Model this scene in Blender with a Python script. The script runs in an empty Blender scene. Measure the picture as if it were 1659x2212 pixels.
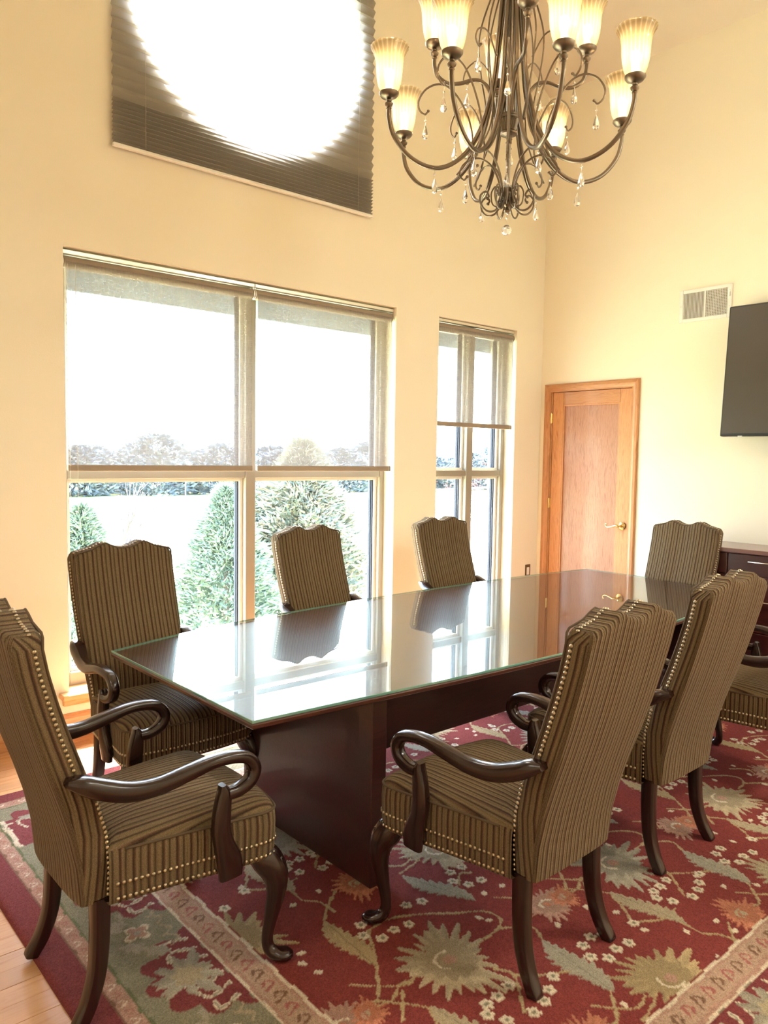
import bpy, math, random
import numpy as np
from math import sin, cos, pi, sqrt, atan2, radians
from mathutils import Matrix, Vector, geometry
random.seed(7); RNG = np.random.default_rng(7)
scn = bpy.context.scene
COL = scn.collection
# ------------------------------------------------------------------ camera
YAW, PITCH, ROLL, FPX = 0.852287589, 0.070588815, 0.0151794003, 1674.6752
f_ = Vector((cos(YAW)*cos(PITCH), sin(YAW)*cos(PITCH), -sin(PITCH)))
r_ = Vector((sin(YAW), -cos(YAW), 0)); u_ = r_.cross(f_)
r2 = cos(ROLL)*r_ + sin(ROLL)*u_; u2 = -sin(ROLL)*r_ + cos(ROLL)*u_
cam = bpy.data.cameras.new('camera'); cam.sensor_fit = 'VERTICAL'; cam.sensor_height = 36.0
cam.lens = FPX/2212*36; cam.clip_start = .05; cam.clip_end = 500
camo = bpy.data.objects.new('camera', cam); COL.objects.link(camo)
camo.matrix_world = Matrix(((r2.x, u2.x, -f_.x, 0), (r2.y, u2.y, -f_.y, 0), (r2.z, u2.z, -f_.z, 1.6), (0, 0, 0, 1)))
scn.camera = camo
# ------------------------------------------------------------------ sky, sun, exposure
world = bpy.data.worlds.new('world'); scn.world = world; world.use_nodes = True
wn = world.node_tree; wb = wn.nodes['Background']
sky = wn.nodes.new('ShaderNodeTexSky'); sky.sky_type = 'NISHITA'; sky.sun_disc = False
sky.sun_elevation = radians(60); sky.sun_rotation = radians(20); sky.air_density = 1.0; sky.dust_density = 2.5
wn.links.new(sky.outputs[0], wb.inputs[0]); wb.inputs[1].default_value = 3.4
sun = bpy.data.lights.new('sun', 'SUN'); sun.energy = 30.0; sun.angle = radians(.6); sun.color = (1, .96, .9)
suno = bpy.data.objects.new('sun', sun); COL.objects.link(suno)
suno.rotation_euler = Vector((-.42, -1, -1.8)).to_track_quat('-Z', 'Y').to_euler(); suno.location = (5, 12, 14)
BULB_W = 15.0
FILL_W = 7.0  # base power of the added, unseen fill lamps
scn.view_settings.view_transform = 'Standard'; scn.view_settings.look = 'None'
scn.view_settings.gamma = 1; scn.view_settings.use_curve_mapping = False
scn.view_settings.exposure = 0.84

# ------------------------------------------------------------------ materials
MATS = {}
def mat(name, col=(.5, .5, .5), rough=.5, metal=0, coat=0, **k):
    if name in MATS: return MATS[name]
    m = bpy.data.materials.new(name); m.use_nodes = True; MATS[name] = m
    b = m.node_tree.nodes['Principled BSDF']
    b.inputs['Base Color'].default_value = (*col, 1); b.inputs['Roughness'].default_value = rough
    b.inputs['Metallic'].default_value = metal; b.inputs['Coat Weight'].default_value = coat
    b.inputs['Coat Roughness'].default_value = k.get('coatr', .08)
    if 'spec' in k: b.inputs['Specular IOR Level'].default_value = k['spec']
    return m
def N(m, t, **k):
    n = m.node_tree.nodes.new(t)
    for a, v in k.items():
        if a.startswith('i_'): n.inputs[a[2:].replace('_', ' ')].default_value = v
        else: setattr(n, a, v)
    return n
def L(m, a, b): m.node_tree.links.new(a, b)
def bsdf(m): return m.node_tree.nodes['Principled BSDF']
def ramp(m, stops):
    r = N(m, 'ShaderNodeValToRGB'); e = r.color_ramp.elements
    while len(e) < len(stops): e.new(.5)
    for i, (p, c) in enumerate(stops): e[i].position = p; e[i].color = (*c, 1)
    return r
def bump(m, src, dist=.002, strength=.5):
    b = N(m, 'ShaderNodeBump'); b.inputs['Distance'].default_value = dist; b.inputs['Strength'].default_value = strength
    L(m, src, b.inputs['Height']); L(m, b.outputs[0], bsdf(m).inputs['Normal'])

PAINT = (.88, .815, .655)
def paint(name, col):
    m = mat(name, col, .75)
    n = N(m, 'ShaderNodeTexNoise', i_Scale=130.0, i_Detail=3.0); c = N(m, 'ShaderNodeTexCoord')
    L(m, c.outputs['Object'], n.inputs['Vector']); bump(m, n.outputs[0], .0015, .25)
    return m
M_wall = paint('cream_wall_paint', PAINT)
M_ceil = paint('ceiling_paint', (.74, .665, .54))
def wood(name, c1, c2, scale, rough, coat, axis=2, dark=None, grain=9.0, dist=2.0):
    m = mat(name, c1, rough, 0, coat)
    tc = N(m, 'ShaderNodeTexCoord'); mp = N(m, 'ShaderNodeMapping')
    s = [scale]*3; s[axis] = scale*.09; mp.inputs['Scale'].default_value = s
    oi = N(m, 'ShaderNodeObjectInfo'); ad = N(m, 'ShaderNodeVectorMath', operation='ADD')
    mu = N(m, 'ShaderNodeVectorMath', operation='SCALE'); mu.inputs['Scale'].default_value = 7.0
    L(m, oi.outputs['Random'], mu.inputs[0]); L(m, tc.outputs['Object'], ad.inputs[0]); L(m, mu.outputs[0], ad.inputs[1])
    L(m, ad.outputs[0], mp.inputs[0])
    n = N(m, 'ShaderNodeTexNoise', i_Scale=grain, i_Detail=6.0, i_Distortion=dist); L(m, mp.outputs[0], n.inputs['Vector'])
    r = ramp(m, [(.3, c1), (.5, c2), (.62, c1), (.75, dark or c2)]); L(m, n.outputs[0], r.inputs[0])
    hs = N(m, 'ShaderNodeHueSaturation'); mr = N(m, 'ShaderNodeMapRange', i_To_Min=.86, i_To_Max=1.12)
    L(m, oi.outputs['Random'], mr.inputs[0]); L(m, mr.outputs[0], hs.inputs['Value']); L(m, r.outputs[0], hs.inputs['Color'])
    L(m, hs.outputs[0], bsdf(m).inputs['Base Color'])
    bump(m, n.outputs[0], .0008, .3)
    return m
M_mahog = wood('dark_mahogany', (.013, .005, .0045), (.022, .0075, .006), 4, .24, .25, 2)
M_mahog.node_tree.nodes['Principled BSDF'].inputs['Coat Roughness'].default_value = .12
M_table = wood('table_mahogany', (.030, .0095, .0085), (.045, .013, .011), 3, .32, .35, 0)
M_tabletop = wood('tabletop_mahogany', (.085, .030, .022), (.12, .042, .028), 3, .3, .3, 0)
M_edge = wood('tabletop_edge_mahogany', (.055, .017, .011), (.08, .026, .015), 3, .3, .3, 0)
M_cred = wood('credenza_mahogany', (.045, .010, .010), (.06, .014, .012), 3, .3, .4, 1)
M_door = wood('honey_pine_vertical', (.46, .195, .070), (.56, .265, .105), 5, .42, .2, 2, (.38, .145, .045))
M_doorh = wood('honey_pine_horizontal', (.46, .195, .070), (.56, .265, .105), 5, .42, .2, 1, (.38, .145, .045))
M_doorp = wood('reeded_pine_veneer', (.36, .155, .078), (.46, .225, .125), 11, .42, .2, 2, (.31, .125, .06), 10.0, .6)
M_trim = wood('pine_trim_along_window_wall', (.62, .30, .12), (.70, .38, .17), 5, .35, .4, 0, (.48, .20, .07))
M_floor = wood('light_oak_plank', (.56, .285, .130), (.63, .345, .170), 3, .36, .25, 0, (.49, .235, .10), 7.0)
M_alu = mat('almond_window_frame', (.30, .265, .21), .5)
M_gasket = mat('dark_blue_gasket', (.006, .010, .028), .7)
M_silver = mat('satin_silver', (.75, .73, .68), .3, .9)
M_chrome = mat('brushed_chrome', (.85, .84, .82), .2, 1)
M_brass = mat('polished_brass', (.80, .62, .28), .18, 1)
M_nail = mat('antique_brass_nail', (.46, .38, .25), .32, 1)
M_white = mat('white_enamel', (.82, .80, .74), .4)
M_black = mat('black_gloss_screen', (.062, .049, .034), .38, 0, .0)
M_blackp = mat('black_plastic', (.015, .014, .013), .35)
M_bronze = mat('brushed_bronze_iron', (.20, .165, .125), .33, .9)
M_dark = mat('shadow_duct', (.30, .24, .17), .8)
M_tan = mat('tan_shade_roll', (.30, .245, .19), .8)
M_bead = mat('beaded_chain_steel', (.6, .57, .5), .35, .8)
M_greyrail = mat('galvanised_rail', (.35, .40, .42), .5, .5)
def glassmix(name, tint, ior, base_gloss=0.0):
    m = mat(name); nt = m.node_tree; nt.nodes.remove(bsdf(m)); out = nt.nodes['Material Output']
    tr = N(m, 'ShaderNodeBsdfTransparent'); tr.inputs[0].default_value = (*tint, 1)
    gl = N(m, 'ShaderNodeBsdfGlossy'); gl.inputs['Roughness'].default_value = 0.0
    fr = N(m, 'ShaderNodeFresnel'); fr.inputs[0].default_value = ior
    ge = N(m, 'ShaderNodeNewGeometry'); su = N(m, 'ShaderNodeMath', operation='SUBTRACT'); su.inputs[0].default_value = 1
    L(m, ge.outputs['Backfacing'], su.inputs[1]); mu = N(m, 'ShaderNodeMath', operation='MULTIPLY')
    L(m, fr.outputs[0], mu.inputs[0]); L(m, su.outputs[0], mu.inputs[1])
    mx = N(m, 'ShaderNodeMixShader'); L(m, mu.outputs[0], mx.inputs[0]); L(m, tr.outputs[0], mx.inputs[1]); L(m, gl.outputs[0], mx.inputs[2])
    L(m, mx.outputs[0], out.inputs[0]); return m
M_pane = glassmix('window_glass', (.97, .99, .98), 1.45)
M_tglass = glassmix('tabletop_glass', (.90, .94, .92), 2.45)
M_gedge = mat('green_glass_edge', (.16, .34, .28), .15, 0, .5)
M_crystal = mat('cut_crystal', (1, 1, 1), .02); bsdf(M_crystal).inputs['Transmission Weight'].default_value = .85; bsdf(M_crystal).inputs['IOR'].default_value = 1.5
def shade_glass():
    m = mat('etched_amber_glass'); nt = m.node_tree; nt.nodes.remove(bsdf(m)); out = nt.nodes['Material Output']
    tc = N(m, 'ShaderNodeTexCoord'); sx = N(m, 'ShaderNodeSeparateXYZ'); L(m, tc.outputs['Object'], sx.inputs[0])
    at = N(m, 'ShaderNodeMath', operation='ARCTAN2'); L(m, sx.outputs[0], at.inputs[0]); L(m, sx.outputs[1], at.inputs[1])
    w = N(m, 'ShaderNodeMath', operation='MULTIPLY'); w.inputs[1].default_value = 22; L(m, at.outputs[0], w.inputs[0])
    s = N(m, 'ShaderNodeMath', operation='SINE'); L(m, w.outputs[0], s.inputs[0])
    r = ramp(m, [(.2, (.30, .235, .130)), (.8, (.43, .355, .22))]); L(m, s.outputs[0], r.inputs[0])
    tl = N(m, 'ShaderNodeBsdfTranslucent'); L(m, r.outputs[0], tl.inputs[0])
    df = N(m, 'ShaderNodeBsdfDiffuse'); L(m, r.outputs[0], df.inputs[0])
    tr = N(m, 'ShaderNodeBsdfTransparent'); tr.inputs[0].default_value = (1, .95, .84, 1)
    gl = N(m, 'ShaderNodeBsdfGlossy'); gl.inputs['Roughness'].default_value = .12
    a = N(m, 'ShaderNodeMixShader'); a.inputs[0].default_value = .35; L(m, tl.outputs[0], a.inputs[1]); L(m, df.outputs[0], a.inputs[2])
    b = N(m, 'ShaderNodeMixShader'); b.inputs[0].default_value = .36; L(m, a.outputs[0], b.inputs[1]); L(m, tr.outputs[0], b.inputs[2])
    c = N(m, 'ShaderNodeMixShader'); c.inputs[0].default_value = .06; L(m, b.outputs[0], c.inputs[1]); L(m, gl.outputs[0], c.inputs[2])
    L(m, c.outputs[0], out.inputs[0]); return m
M_shade = shade_glass()
M_bulb = mat('warm_bulb'); bsdf(M_bulb).inputs['Emission Color'].default_value = (1, .82, .56, 1); bsdf(M_bulb).inputs['Emission Strength'].default_value = 14
M_panel = mat('fill_lamp_diffuser', (1, 1, 1)); bsdf(M_panel).inputs['Emission Color'].default_value = (1, .93, .80, 1); bsdf(M_panel).inputs['Emission Strength'].default_value = 3  # glowing face of the added fill lamps
def cloth_screen(name, c1, c2, trans, transl_col, weave=420.0):
    m = mat(name); nt = m.node_tree; nt.nodes.remove(bsdf(m)); out = nt.nodes['Material Output']
    tc = N(m, 'ShaderNodeTexCoord')
    mp = N(m, 'ShaderNodeMapping'); mp.inputs['Scale'].default_value = (1, 1, .06); L(m, tc.outputs['Object'], mp.inputs[0])
    n1 = N(m, 'ShaderNodeTexNoise', i_Scale=weave, i_Detail=2.0); L(m, mp.outputs[0], n1.inputs['Vector'])
    mp2 = N(m, 'ShaderNodeMapping'); mp2.inputs['Scale'].default_value = (.06, 1, 1); L(m, tc.outputs['Object'], mp2.inputs[0])
    n2 = N(m, 'ShaderNodeTexNoise', i_Scale=weave, i_Detail=2.0); L(m, mp2.outputs[0], n2.inputs['Vector'])
    av = N(m, 'ShaderNodeMath', operation='ADD'); L(m, n1.outputs[0], av.inputs[0]); L(m, n2.outputs[0], av.inputs[1])
    mr = N(m, 'ShaderNodeMapRange', i_From_Min=.7, i_From_Max=1.3, i_To_Min=trans*.45, i_To_Max=trans*1.55); L(m, av.outputs[0], mr.inputs[0])
    df = N(m, 'ShaderNodeBsdfDiffuse'); df.inputs[0].default_value = (*c1, 1)
    tl = N(m, 'ShaderNodeBsdfTranslucent'); tl.inputs[0].default_value = (*transl_col, 1)
    tr = N(m, 'ShaderNodeBsdfTransparent')
    a = N(m, 'ShaderNodeMixShader'); a.inputs[0].default_value = c2; L(m, df.outputs[0], a.inputs[1]); L(m, tl.outputs[0], a.inputs[2])
    b = N(m, 'ShaderNodeMixShader'); L(m, mr.outputs[0], b.inputs[0]); L(m, a.outputs[0], b.inputs[1]); L(m, tr.outputs[0], b.inputs[2])
    L(m, b.outputs[0], out.inputs[0]); return m
M_roller = cloth_screen('woven_solar_fabric', (.29, .25, .21), .06, .31, (.55, .50, .45))
M_pleat = cloth_screen('pleated_taupe_fabric', (.48, .455, .40), .5, .03, (.42, .40, .36), 300.0)
def fabric():
    m = mat('striped_chenille', rough=.95); bsdf(m).inputs['Specular IOR Level'].default_value = .15
    bsdf(m).inputs['Sheen Weight'].default_value = .06; bsdf(m).inputs['Sheen Roughness'].default_value = .5
    at = N(m, 'ShaderNodeAttribute', attribute_name='st')
    tc = N(m, 'ShaderNodeTexCoord'); nz = N(m, 'ShaderNodeTexNoise', i_Scale=160.0, i_Detail=2.0); L(m, tc.outputs['Object'], nz.inputs['Vector'])
    d = N(m, 'ShaderNodeMath', operation='MULTIPLY_ADD'); L(m, nz.outputs[0], d.inputs[0]); d.inputs[1].default_value = .0022; L(m, at.outputs['Fac'], d.inputs[2])
    mm = N(m, 'ShaderNodeMath', operation='MULTIPLY'); mm.inputs[1].default_value = 1/.0405; L(m, d.outputs[0], mm.inputs[0])
    fr = N(m, 'ShaderNodeMath', operation='FRACT'); L(m, mm.outputs[0], fr.inputs[0])
    A = (.195, .134, .072); B = (.157, .116, .056); Cc = (.043, .026, .014); R = (.118, .064, .036)
    cr = ramp(m, [(0, Cc), (.11, A), (.29, B), (.36, A), (.50, Cc), (.60, B), (.76, A), (.86, R), (.97, Cc)])
    L(m, fr.outputs[0], cr.inputs[0])
    n2 = N(m, 'ShaderNodeTexNoise', i_Scale=420.0, i_Detail=1.0); L(m, tc.outputs['Object'], n2.inputs['Vector'])
    mr = N(m, 'ShaderNodeMapRange', i_From_Min=.3, i_From_Max=.7, i_To_Min=.72, i_To_Max=1.22); L(m, n2.outputs[0], mr.inputs[0])
    mx = N(m, 'ShaderNodeVectorMath', operation='SCALE'); L(m, cr.outputs[0], mx.inputs[0]); L(m, mr.outputs[0], mx.inputs['Scale'])
    L(m, mx.outputs[0], bsdf(m).inputs['Base Color'])
    f2 = N(m, 'ShaderNodeMath', operation='MULTIPLY'); f2.inputs[1].default_value = 2*pi/.0101; L(m, at.outputs['Fac'], f2.inputs[0])
    sn = N(m, 'ShaderNodeMath', operation='SINE'); L(m, f2.outputs[0], sn.inputs[0])
    ad = N(m, 'ShaderNodeMath', operation='ADD'); L(m, sn.outputs[0], ad.inputs[0]); L(m, n2.outputs[0], ad.inputs[1])
    bump(m, ad.outputs[0], .0016, .6); return m
M_fab = fabric()
M_pipe = mat('dark_welt_cord', (.10, .068, .038), .95)
def attrmat(name, rough=.95, noise=260.0, lo=.7, hi=1.25):
    m = mat(name, rough=rough, spec=.1); at = N(m, 'ShaderNodeAttribute', attribute_name='pcol')
    tc = N(m, 'ShaderNodeTexCoord'); n = N(m, 'ShaderNodeTexNoise', i_Scale=noise, i_Detail=3.0); L(m, tc.outputs['Object'], n.inputs['Vector'])
    mr = N(m, 'ShaderNodeMapRange', i_From_Min=.3, i_From_Max=.7, i_To_Min=lo, i_To_Max=hi); L(m, n.outputs[0], mr.inputs[0])
    mx = N(m, 'ShaderNodeVectorMath', operation='SCALE'); L(m, at.outputs['Color'], mx.inputs[0]); L(m, mr.outputs[0], mx.inputs['Scale'])
    L(m, mx.outputs[0], bsdf(m).inputs['Base Color']); bump(m, n.outputs[0], .004, .7); return m
M_rug = attrmat('tufted_wool')
def leafmat(name, c1, c2, c3):
    m = mat(name, c1, .8); oi = N(m, 'ShaderNodeNewGeometry'); r = ramp(m, [(0, c1), (.5, c2), (1, c3)])
    L(m, oi.outputs['Random Per Island'], r.inputs[0]); L(m, r.outputs[0], bsdf(m).inputs['Base Color']); return m
M_spruce = leafmat('spruce_needles', (.10, .15, .11), (.18, .25, .18), (.32, .37, .25))
M_spruceb = leafmat('bluish_spruce_needles', (.12, .16, .13), (.26, .28, .20), (.50, .40, .27))
M_far = leafmat('distant_foliage', (.11, .14, .15), (.17, .20, .21), (.27, .28, .26))
M_bark = mat('bark', (.16, .12, .10), .9); M_twig = mat('bare_twig', (.12, .095, .085), .9)
M_red = leafmat('red_berries', (.50, .05, .05), (.45, .09, .08), (.35, .12, .10))
def ground():
    m = mat('lawn_ground', (.3, .3, .2), .95); tc = N(m, 'ShaderNodeTexCoord'); n = N(m, 'ShaderNodeTexNoise', i_Scale=.35, i_Detail=5.0)
    L(m, tc.outputs['Object'], n.inputs['Vector']); r = ramp(m, [(.35, (.26, .32, .10)), (.55, (.42, .40, .24)), (.7, (.58, .54, .42))]); L(m, n.outputs[0], r.inputs[0])
    L(m, r.outputs[0], bsdf(m).inputs['Base Color']); return m
M_ground = ground()
M_road = mat('pale_concrete_road', (.62, .61, .58), .9)

# ------------------------------------------------------------------ mesh helpers
def link(o, parent=None):
    COL.objects.link(o)
    if parent is not None: o.parent = parent
    return o
def mobj(name, v, f, m=None, parent=None, smooth=False, st=None, kind=None, pcol=None, sharp=None):
    me = bpy.data.meshes.new(name); me.from_pydata([tuple(p) for p in v], [], [tuple(q) for q in f]); me.update()
    if m is not None: me.materials.append(m)
    if smooth: me.polygons.foreach_set('use_smooth', [True]*len(me.polygons))
    if smooth and sharp: me.set_sharp_from_angle(angle=radians(sharp))
    if st is not None:
        a = me.attributes.new('st', 'FLOAT', 'POINT'); a.data.foreach_set('value', [float(x) for x in st])
    o = bpy.data.objects.new(name, me)
    if kind: o['kind'] = kind
    return link(o, parent)
class MB:
    def __init__(s): s.v = []; s.f = []; s.st = []
    def add(s, v, f, st=None):
        b = len(s.v); s.v += [tuple(p) for p in v]; s.f += [tuple(i+b for i in q) for q in f]
        s.st += list(st) if st is not None else [0]*len(v); return s
    def box(s, x0, x1, y0, y1, z0, z1, bev=0):
        if bev <= 0:
            v = [(x, y, z) for z in (z0, z1) for y in (y0, y1) for x in (x0, x1)]
            f = [(0, 2, 3, 1), (4, 5, 7, 6), (0, 1, 5, 4), (2, 6, 7, 3), (0, 4, 6, 2), (1, 3, 7, 5)]
            return s.add(v, f)
        b = bev  # chamfered box
        X = (x0, x1); Y = (y0, y1); Z = (z0, z1); v = []; idx = {}
        for i in (0, 1):
            for j in (0, 1):
                for k in (0, 1):
                    sx, sy, sz = (1-2*i)*b, (1-2*j)*b, (1-2*k)*b
                    idx[i, j, k, 'x'] = len(v); v.append((X[i], Y[j]+sy, Z[k]+sz))
                    idx[i, j, k, 'y'] = len(v); v.append((X[i]+sx, Y[j], Z[k]+sz))
                    idx[i, j, k, 'z'] = len(v); v.append((X[i]+sx, Y[j]+sy, Z[k]))
        f = []
        def q(*k, flip=False):
            a = [idx[t] for t in k]; f.append(a[::-1] if flip else a)
        for i in (0, 1): q((i, 0, 0, 'x'), (i, 0, 1, 'x'), (i, 1, 1, 'x'), (i, 1, 0, 'x'), flip=bool(i))
        for j in (0, 1): q((0, j, 0, 'y'), (1, j, 0, 'y'), (1, j, 1, 'y'), (0, j, 1, 'y'), flip=bool(j))
        for k in (0, 1): q((0, 0, k, 'z'), (0, 1, k, 'z'), (1, 1, k, 'z'), (1, 0, k, 'z'), flip=bool(k))
        for j in (0, 1):
            for k in (0, 1): q((0, j, k, 'y'), (1, j, k, 'y'), (1, j, k, 'z'), (0, j, k, 'z'), flip=(j != k) ^ True ^ True)
        for i in (0, 1):
            for k in (0, 1): q((i, 0, k, 'x'), (i, 1, k, 'x'), (i, 1, k, 'z'), (i, 0, k, 'z'))
        for i in (0, 1):
            for j in (0, 1): q((i, j, 0, 'x'), (i, j, 1, 'x'), (i, j, 1, 'y'), (i, j, 0, 'y'))
        for i in (0, 1):
            for j in (0, 1):
                for k in (0, 1): q((i, j, k, 'x'), (i, j, k, 'y'), (i, j, k, 'z'))
        return s.add(v, f)
    def sweep(s, P, R, n=10, lat=None, power=2.0, closed=False, caps=True):
        """P points, R list of radii or (in-plane, lateral) pairs; lat = fixed lateral direction"""
        P = [Vector(p) for p in P]; m = len(P); v = []
        prev = None
        for i, p in enumerate(P):
            a = P[(i-1) % m] if (closed or i > 0) else p; b = P[(i+1) % m] if (closed or i < m-1) else p
            t = (b-a).normalized() if (b-a).length > 1e-9 else Vector((0, 0, 1))
            if lat is not None:
                l = Vector(lat); l = (l-t*l.dot(t)).normalized()
            else:
                if prev is None:
                    l = t.orthogonal().normalized()
                else:
                    l = (prev-t*prev.dot(t)); l = l.normalized() if l.length > 1e-6 else t.orthogonal().normalized()
                prev = l
            nn = l.cross(t).normalized(); r = R[i] if isinstance(R, list) else R
            ra, rb = r if isinstance(r, (tuple, list)) else (r, r)
            for j in range(n):
                a_ = 2*pi*(j+.5)/n; c, s_ = cos(a_), sin(a_)
                c = math.copysign(abs(c)**(2/power), c); s_ = math.copysign(abs(s_)**(2/power), s_)
                v.append(p+nn*(ra*c)+l*(rb*s_))
        f = []
        for i in range(m if closed else m-1):
            for j in range(n):
                a, b = i*n+j, i*n+(j+1) % n; c, d = ((i+1) % m)*n+(j+1) % n, ((i+1) % m)*n+j
                f.append((a, b, c, d))
        if caps and not closed: f.append(tuple(range(n))[::-1]); f.append(tuple((m-1)*n+j for j in range(n)))
        return s.add(v, f)
    def lathe(s, prof, n=16, c=(0, 0, 0), flute=0, nf=0):
        v = []; f = []; m = len(prof)
        for r, z in prof:
            for j in range(n):
                a = 2*pi*j/n; rr = r*(1+flute*cos(nf*a)) if flute else r
                v.append((c[0]+rr*cos(a), c[1]+rr*sin(a), c[2]+z))
        for i in range(m-1):
            for j in range(n): f.append((i*n+j, i*n+(j+1) % n, (i+1)*n+(j+1) % n, (i+1)*n+j))
        return s.add(v, f)
    def build(s, name, m=None, parent=None, smooth=False, kind=None, st=False, sharp=None):
        return mobj(name, s.v, s.f, m, parent, smooth, s.st if st else None, kind, sharp=sharp)
def fixn(o):
    import bmesh
    b = bmesh.new(); b.from_mesh(o.data); bmesh.ops.recalc_face_normals(b, faces=b.faces); b.to_mesh(o.data); b.free(); return o
def crom(P, k=6):
    """Catmull-Rom through tuples of any length"""
    P = [np.array(p, float) for p in P]; out = []
    Q = [2*P[0]-P[1]]+P+[2*P[-1]-P[-2]]
    for i in range(1, len(Q)-2):
        for j in range(k):
            t = j/k; a, b, c, d = Q[i-1:i+3]
            out.append(.5*((2*b)+(c-a)*t+(2*a-5*b+4*c-d)*t*t+(3*b-a-3*c+d)*t**3))
    out.append(P[-1]); return out
def empty(name, loc=(0, 0, 0), rz=0):
    o = bpy.data.objects.new(name, None); o.empty_display_size = .1; COL.objects.link(o); o.location = loc; o.rotation_euler = (0, 0, rz); return o
def tag(o, label=None, cat=None, group=None, kind=None):
    if label: o['label'] = label
    if cat: o['category'] = cat
    if group: o['group'] = group
    if kind: o['kind'] = kind
    return o
def copy_tree(o, parent=None, lst=None):
    c = o.copy(); COL.objects.link(c); c.parent = parent
    for ch in list(o.children): copy_tree(ch, c)
    return c

# ================================================================== ROOM
WY, BX = 4.357, 5.661           # window wall plane, door wall plane
RX0, RY0 = -2.6, -2.2
RIDX, RZ0, RSL = 2.7, 4.745, .62
def roofz(x): return RZ0+RSL*(BX-x) if x > RIDX else RZ0+RSL*(BX-RIDX)-RSL*(RIDX-x)
W1 = (1.487, 3.905, .262, 2.712); W2 = (4.352, 5.302, .262, 2.704); RC = (2.68, 4.37, .85)
def rect(w): return [(w[0], w[2]), (w[1], w[2]), (w[1], w[3]), (w[0], w[3])]
circ = [(RC[0]+RC[2]*cos(2*pi*i/48), RC[1]+RC[2]*sin(2*pi*i/48)) for i in range(48)]
TH = .30
def wall_holes(name, outer, holes, y0, y1, m):
    loops = [[Vector((p[0], p[1], 0)) for p in outer]]+[[Vector((p[0], p[1], 0)) for p in h] for h in holes]
    tris = geometry.tessellate_polygon(loops); pts = [p for l in loops for p in l]
    v = [(p.x, y0, p.y) for p in pts]+[(p.x, y1, p.y) for p in pts]; n = len(pts)
    f = [tuple(t) for t in tris]+[tuple(i+n for i in t)[::-1] for t in tris]; b = 0
    for l in loops:
        k = len(l)
        for i in range(k): a, c = b+i, b+(i+1) % k; f.append((a, c, c+n, a+n))
        b += k
    return fixn(tag(mobj(name, v, f, m), kind='structure'))
wl = wall_holes('wall_left', [(RX0, 0), (BX+.2, 0), (BX+.2, roofz(BX)+.02), (RIDX, roofz(RIDX)+.02), (RX0, roofz(RX0)+.02)], [rect(W1), rect(W2), circ], WY, WY+TH, M_wall)
# door wall with a door opening; unseen panel added behind it stops light leaks
DY0, DY1, DZ = 3.435, 4.24, 2.205
mb = MB(); mb.box(BX, BX+.2, RY0, DY0, 0, RZ0+.02); mb.box(BX, BX+.2, DY1, WY, 0, RZ0+.02); mb.box(BX, BX+.2, DY0, DY1, DZ, RZ0+.02); mb.box(BX+.13, BX+.2, DY0, DY1, 0, DZ)
tag(mb.build('wall_back', M_wall), kind='structure')
def gable(name, y0, y1):
    v = [(x, y, z) for y in (y0, y1) for x, z in ((RX0, 0), (BX, 0), (BX, roofz(BX)), (RIDX, roofz(RIDX)), (RX0, roofz(RX0)))]
    f = [(0, 1, 2, 3, 4), (9, 8, 7, 6, 5)]+[(i, (i+1) % 5, (i+1) % 5+5, i+5) for i in range(5)]
    return fixn(tag(mobj(name, v, f, M_wall), kind='structure'))
gable('wall_right', RY0-.2, RY0)
tag(MB().box(RX0-.2, RX0, RY0, WY, 0, roofz(RX0)).build('wall_front', M_wall), kind='structure')
v = []; f = []
for xa, xb in ((RX0-.2, RIDX), (RIDX, BX+.2)):
    b = len(v)
    for x in (xa, xb):
        for y in (RY0-.2, WY+TH):
            v += [(x, y, roofz(x)), (x, y, roofz(x)+.2)]
    f += [tuple(b+i for i in q) for q in ((0, 2, 6, 4), (1, 5, 7, 3), (0, 4, 5, 1), (2, 3, 7, 6), (0, 1, 3, 2), (4, 6, 7, 5))]
fixn(tag(mobj('ceiling', v, f, M_ceil), kind='structure'))
# floor: base and separate oak planks where they can be seen
fl = tag(MB().box(RX0, BX, RY0, WY, -.1, -.012).build('floor', M_floor), kind='structure')
PWD = .0855; y = WY
row = 0; cnt = 0; stuffp = MB()
while y > RY0:
    ya, yb = max(y-PWD, RY0), y
    x = RX0+random.uniform(0, .9)-.9
    while x < BX:
        ln = random.choice([1.1, 1.25, 1.5, .95]); xa, xb = max(x, RX0), min(x+ln, BX)
        if xb-xa > .02:
            zt = random.uniform(-.0006, .0006)
            seen = (yb > 3.62 and xb > .2 and xa < 3.8) or (xb > -.2 and xa < .78 and ya > 1.2)
            if seen and cnt < 290:
                p = MB().box(xa+.0004, xb-.0004, ya+.0003, yb-.0003, -.012, zt, .0007).build('plank', M_floor, fl); fixn(p); cnt += 1
            else: stuffp.box(xa+.0008, xb-.0008, ya+.0008, yb-.0008, -.012, zt)
        x += ln
    y -= PWD; row += 1
stuffp.build('planking', M_floor, fl, kind='stuff')
# baseboards
def baseboard(name, a, b, horiz):
    mb = MB()
    prof = [(0, 0), (.018, 0), (.018, .115), (.014, .13), (.006, .14), (0, .14)]
    v = []
    for t in (a, b):
        for d, z in prof: v.append((t, WY-d, z) if horiz else (BX-d, t, z))
    n = len(prof); f = [tuple(range(n)), tuple(range(n, 2*n))[::-1]]+[(i, (i+1) % n, (i+1) % n+n, i+n) for i in range(n)]
    mb.add(v, f); return fixn(tag(mb.build(name, M_trim if horiz else M_doorh), kind='structure'))
baseboard('baseboard_left', RX0, BX-.02, True); baseboard('baseboard_back', RY0, 3.37, False)

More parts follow.
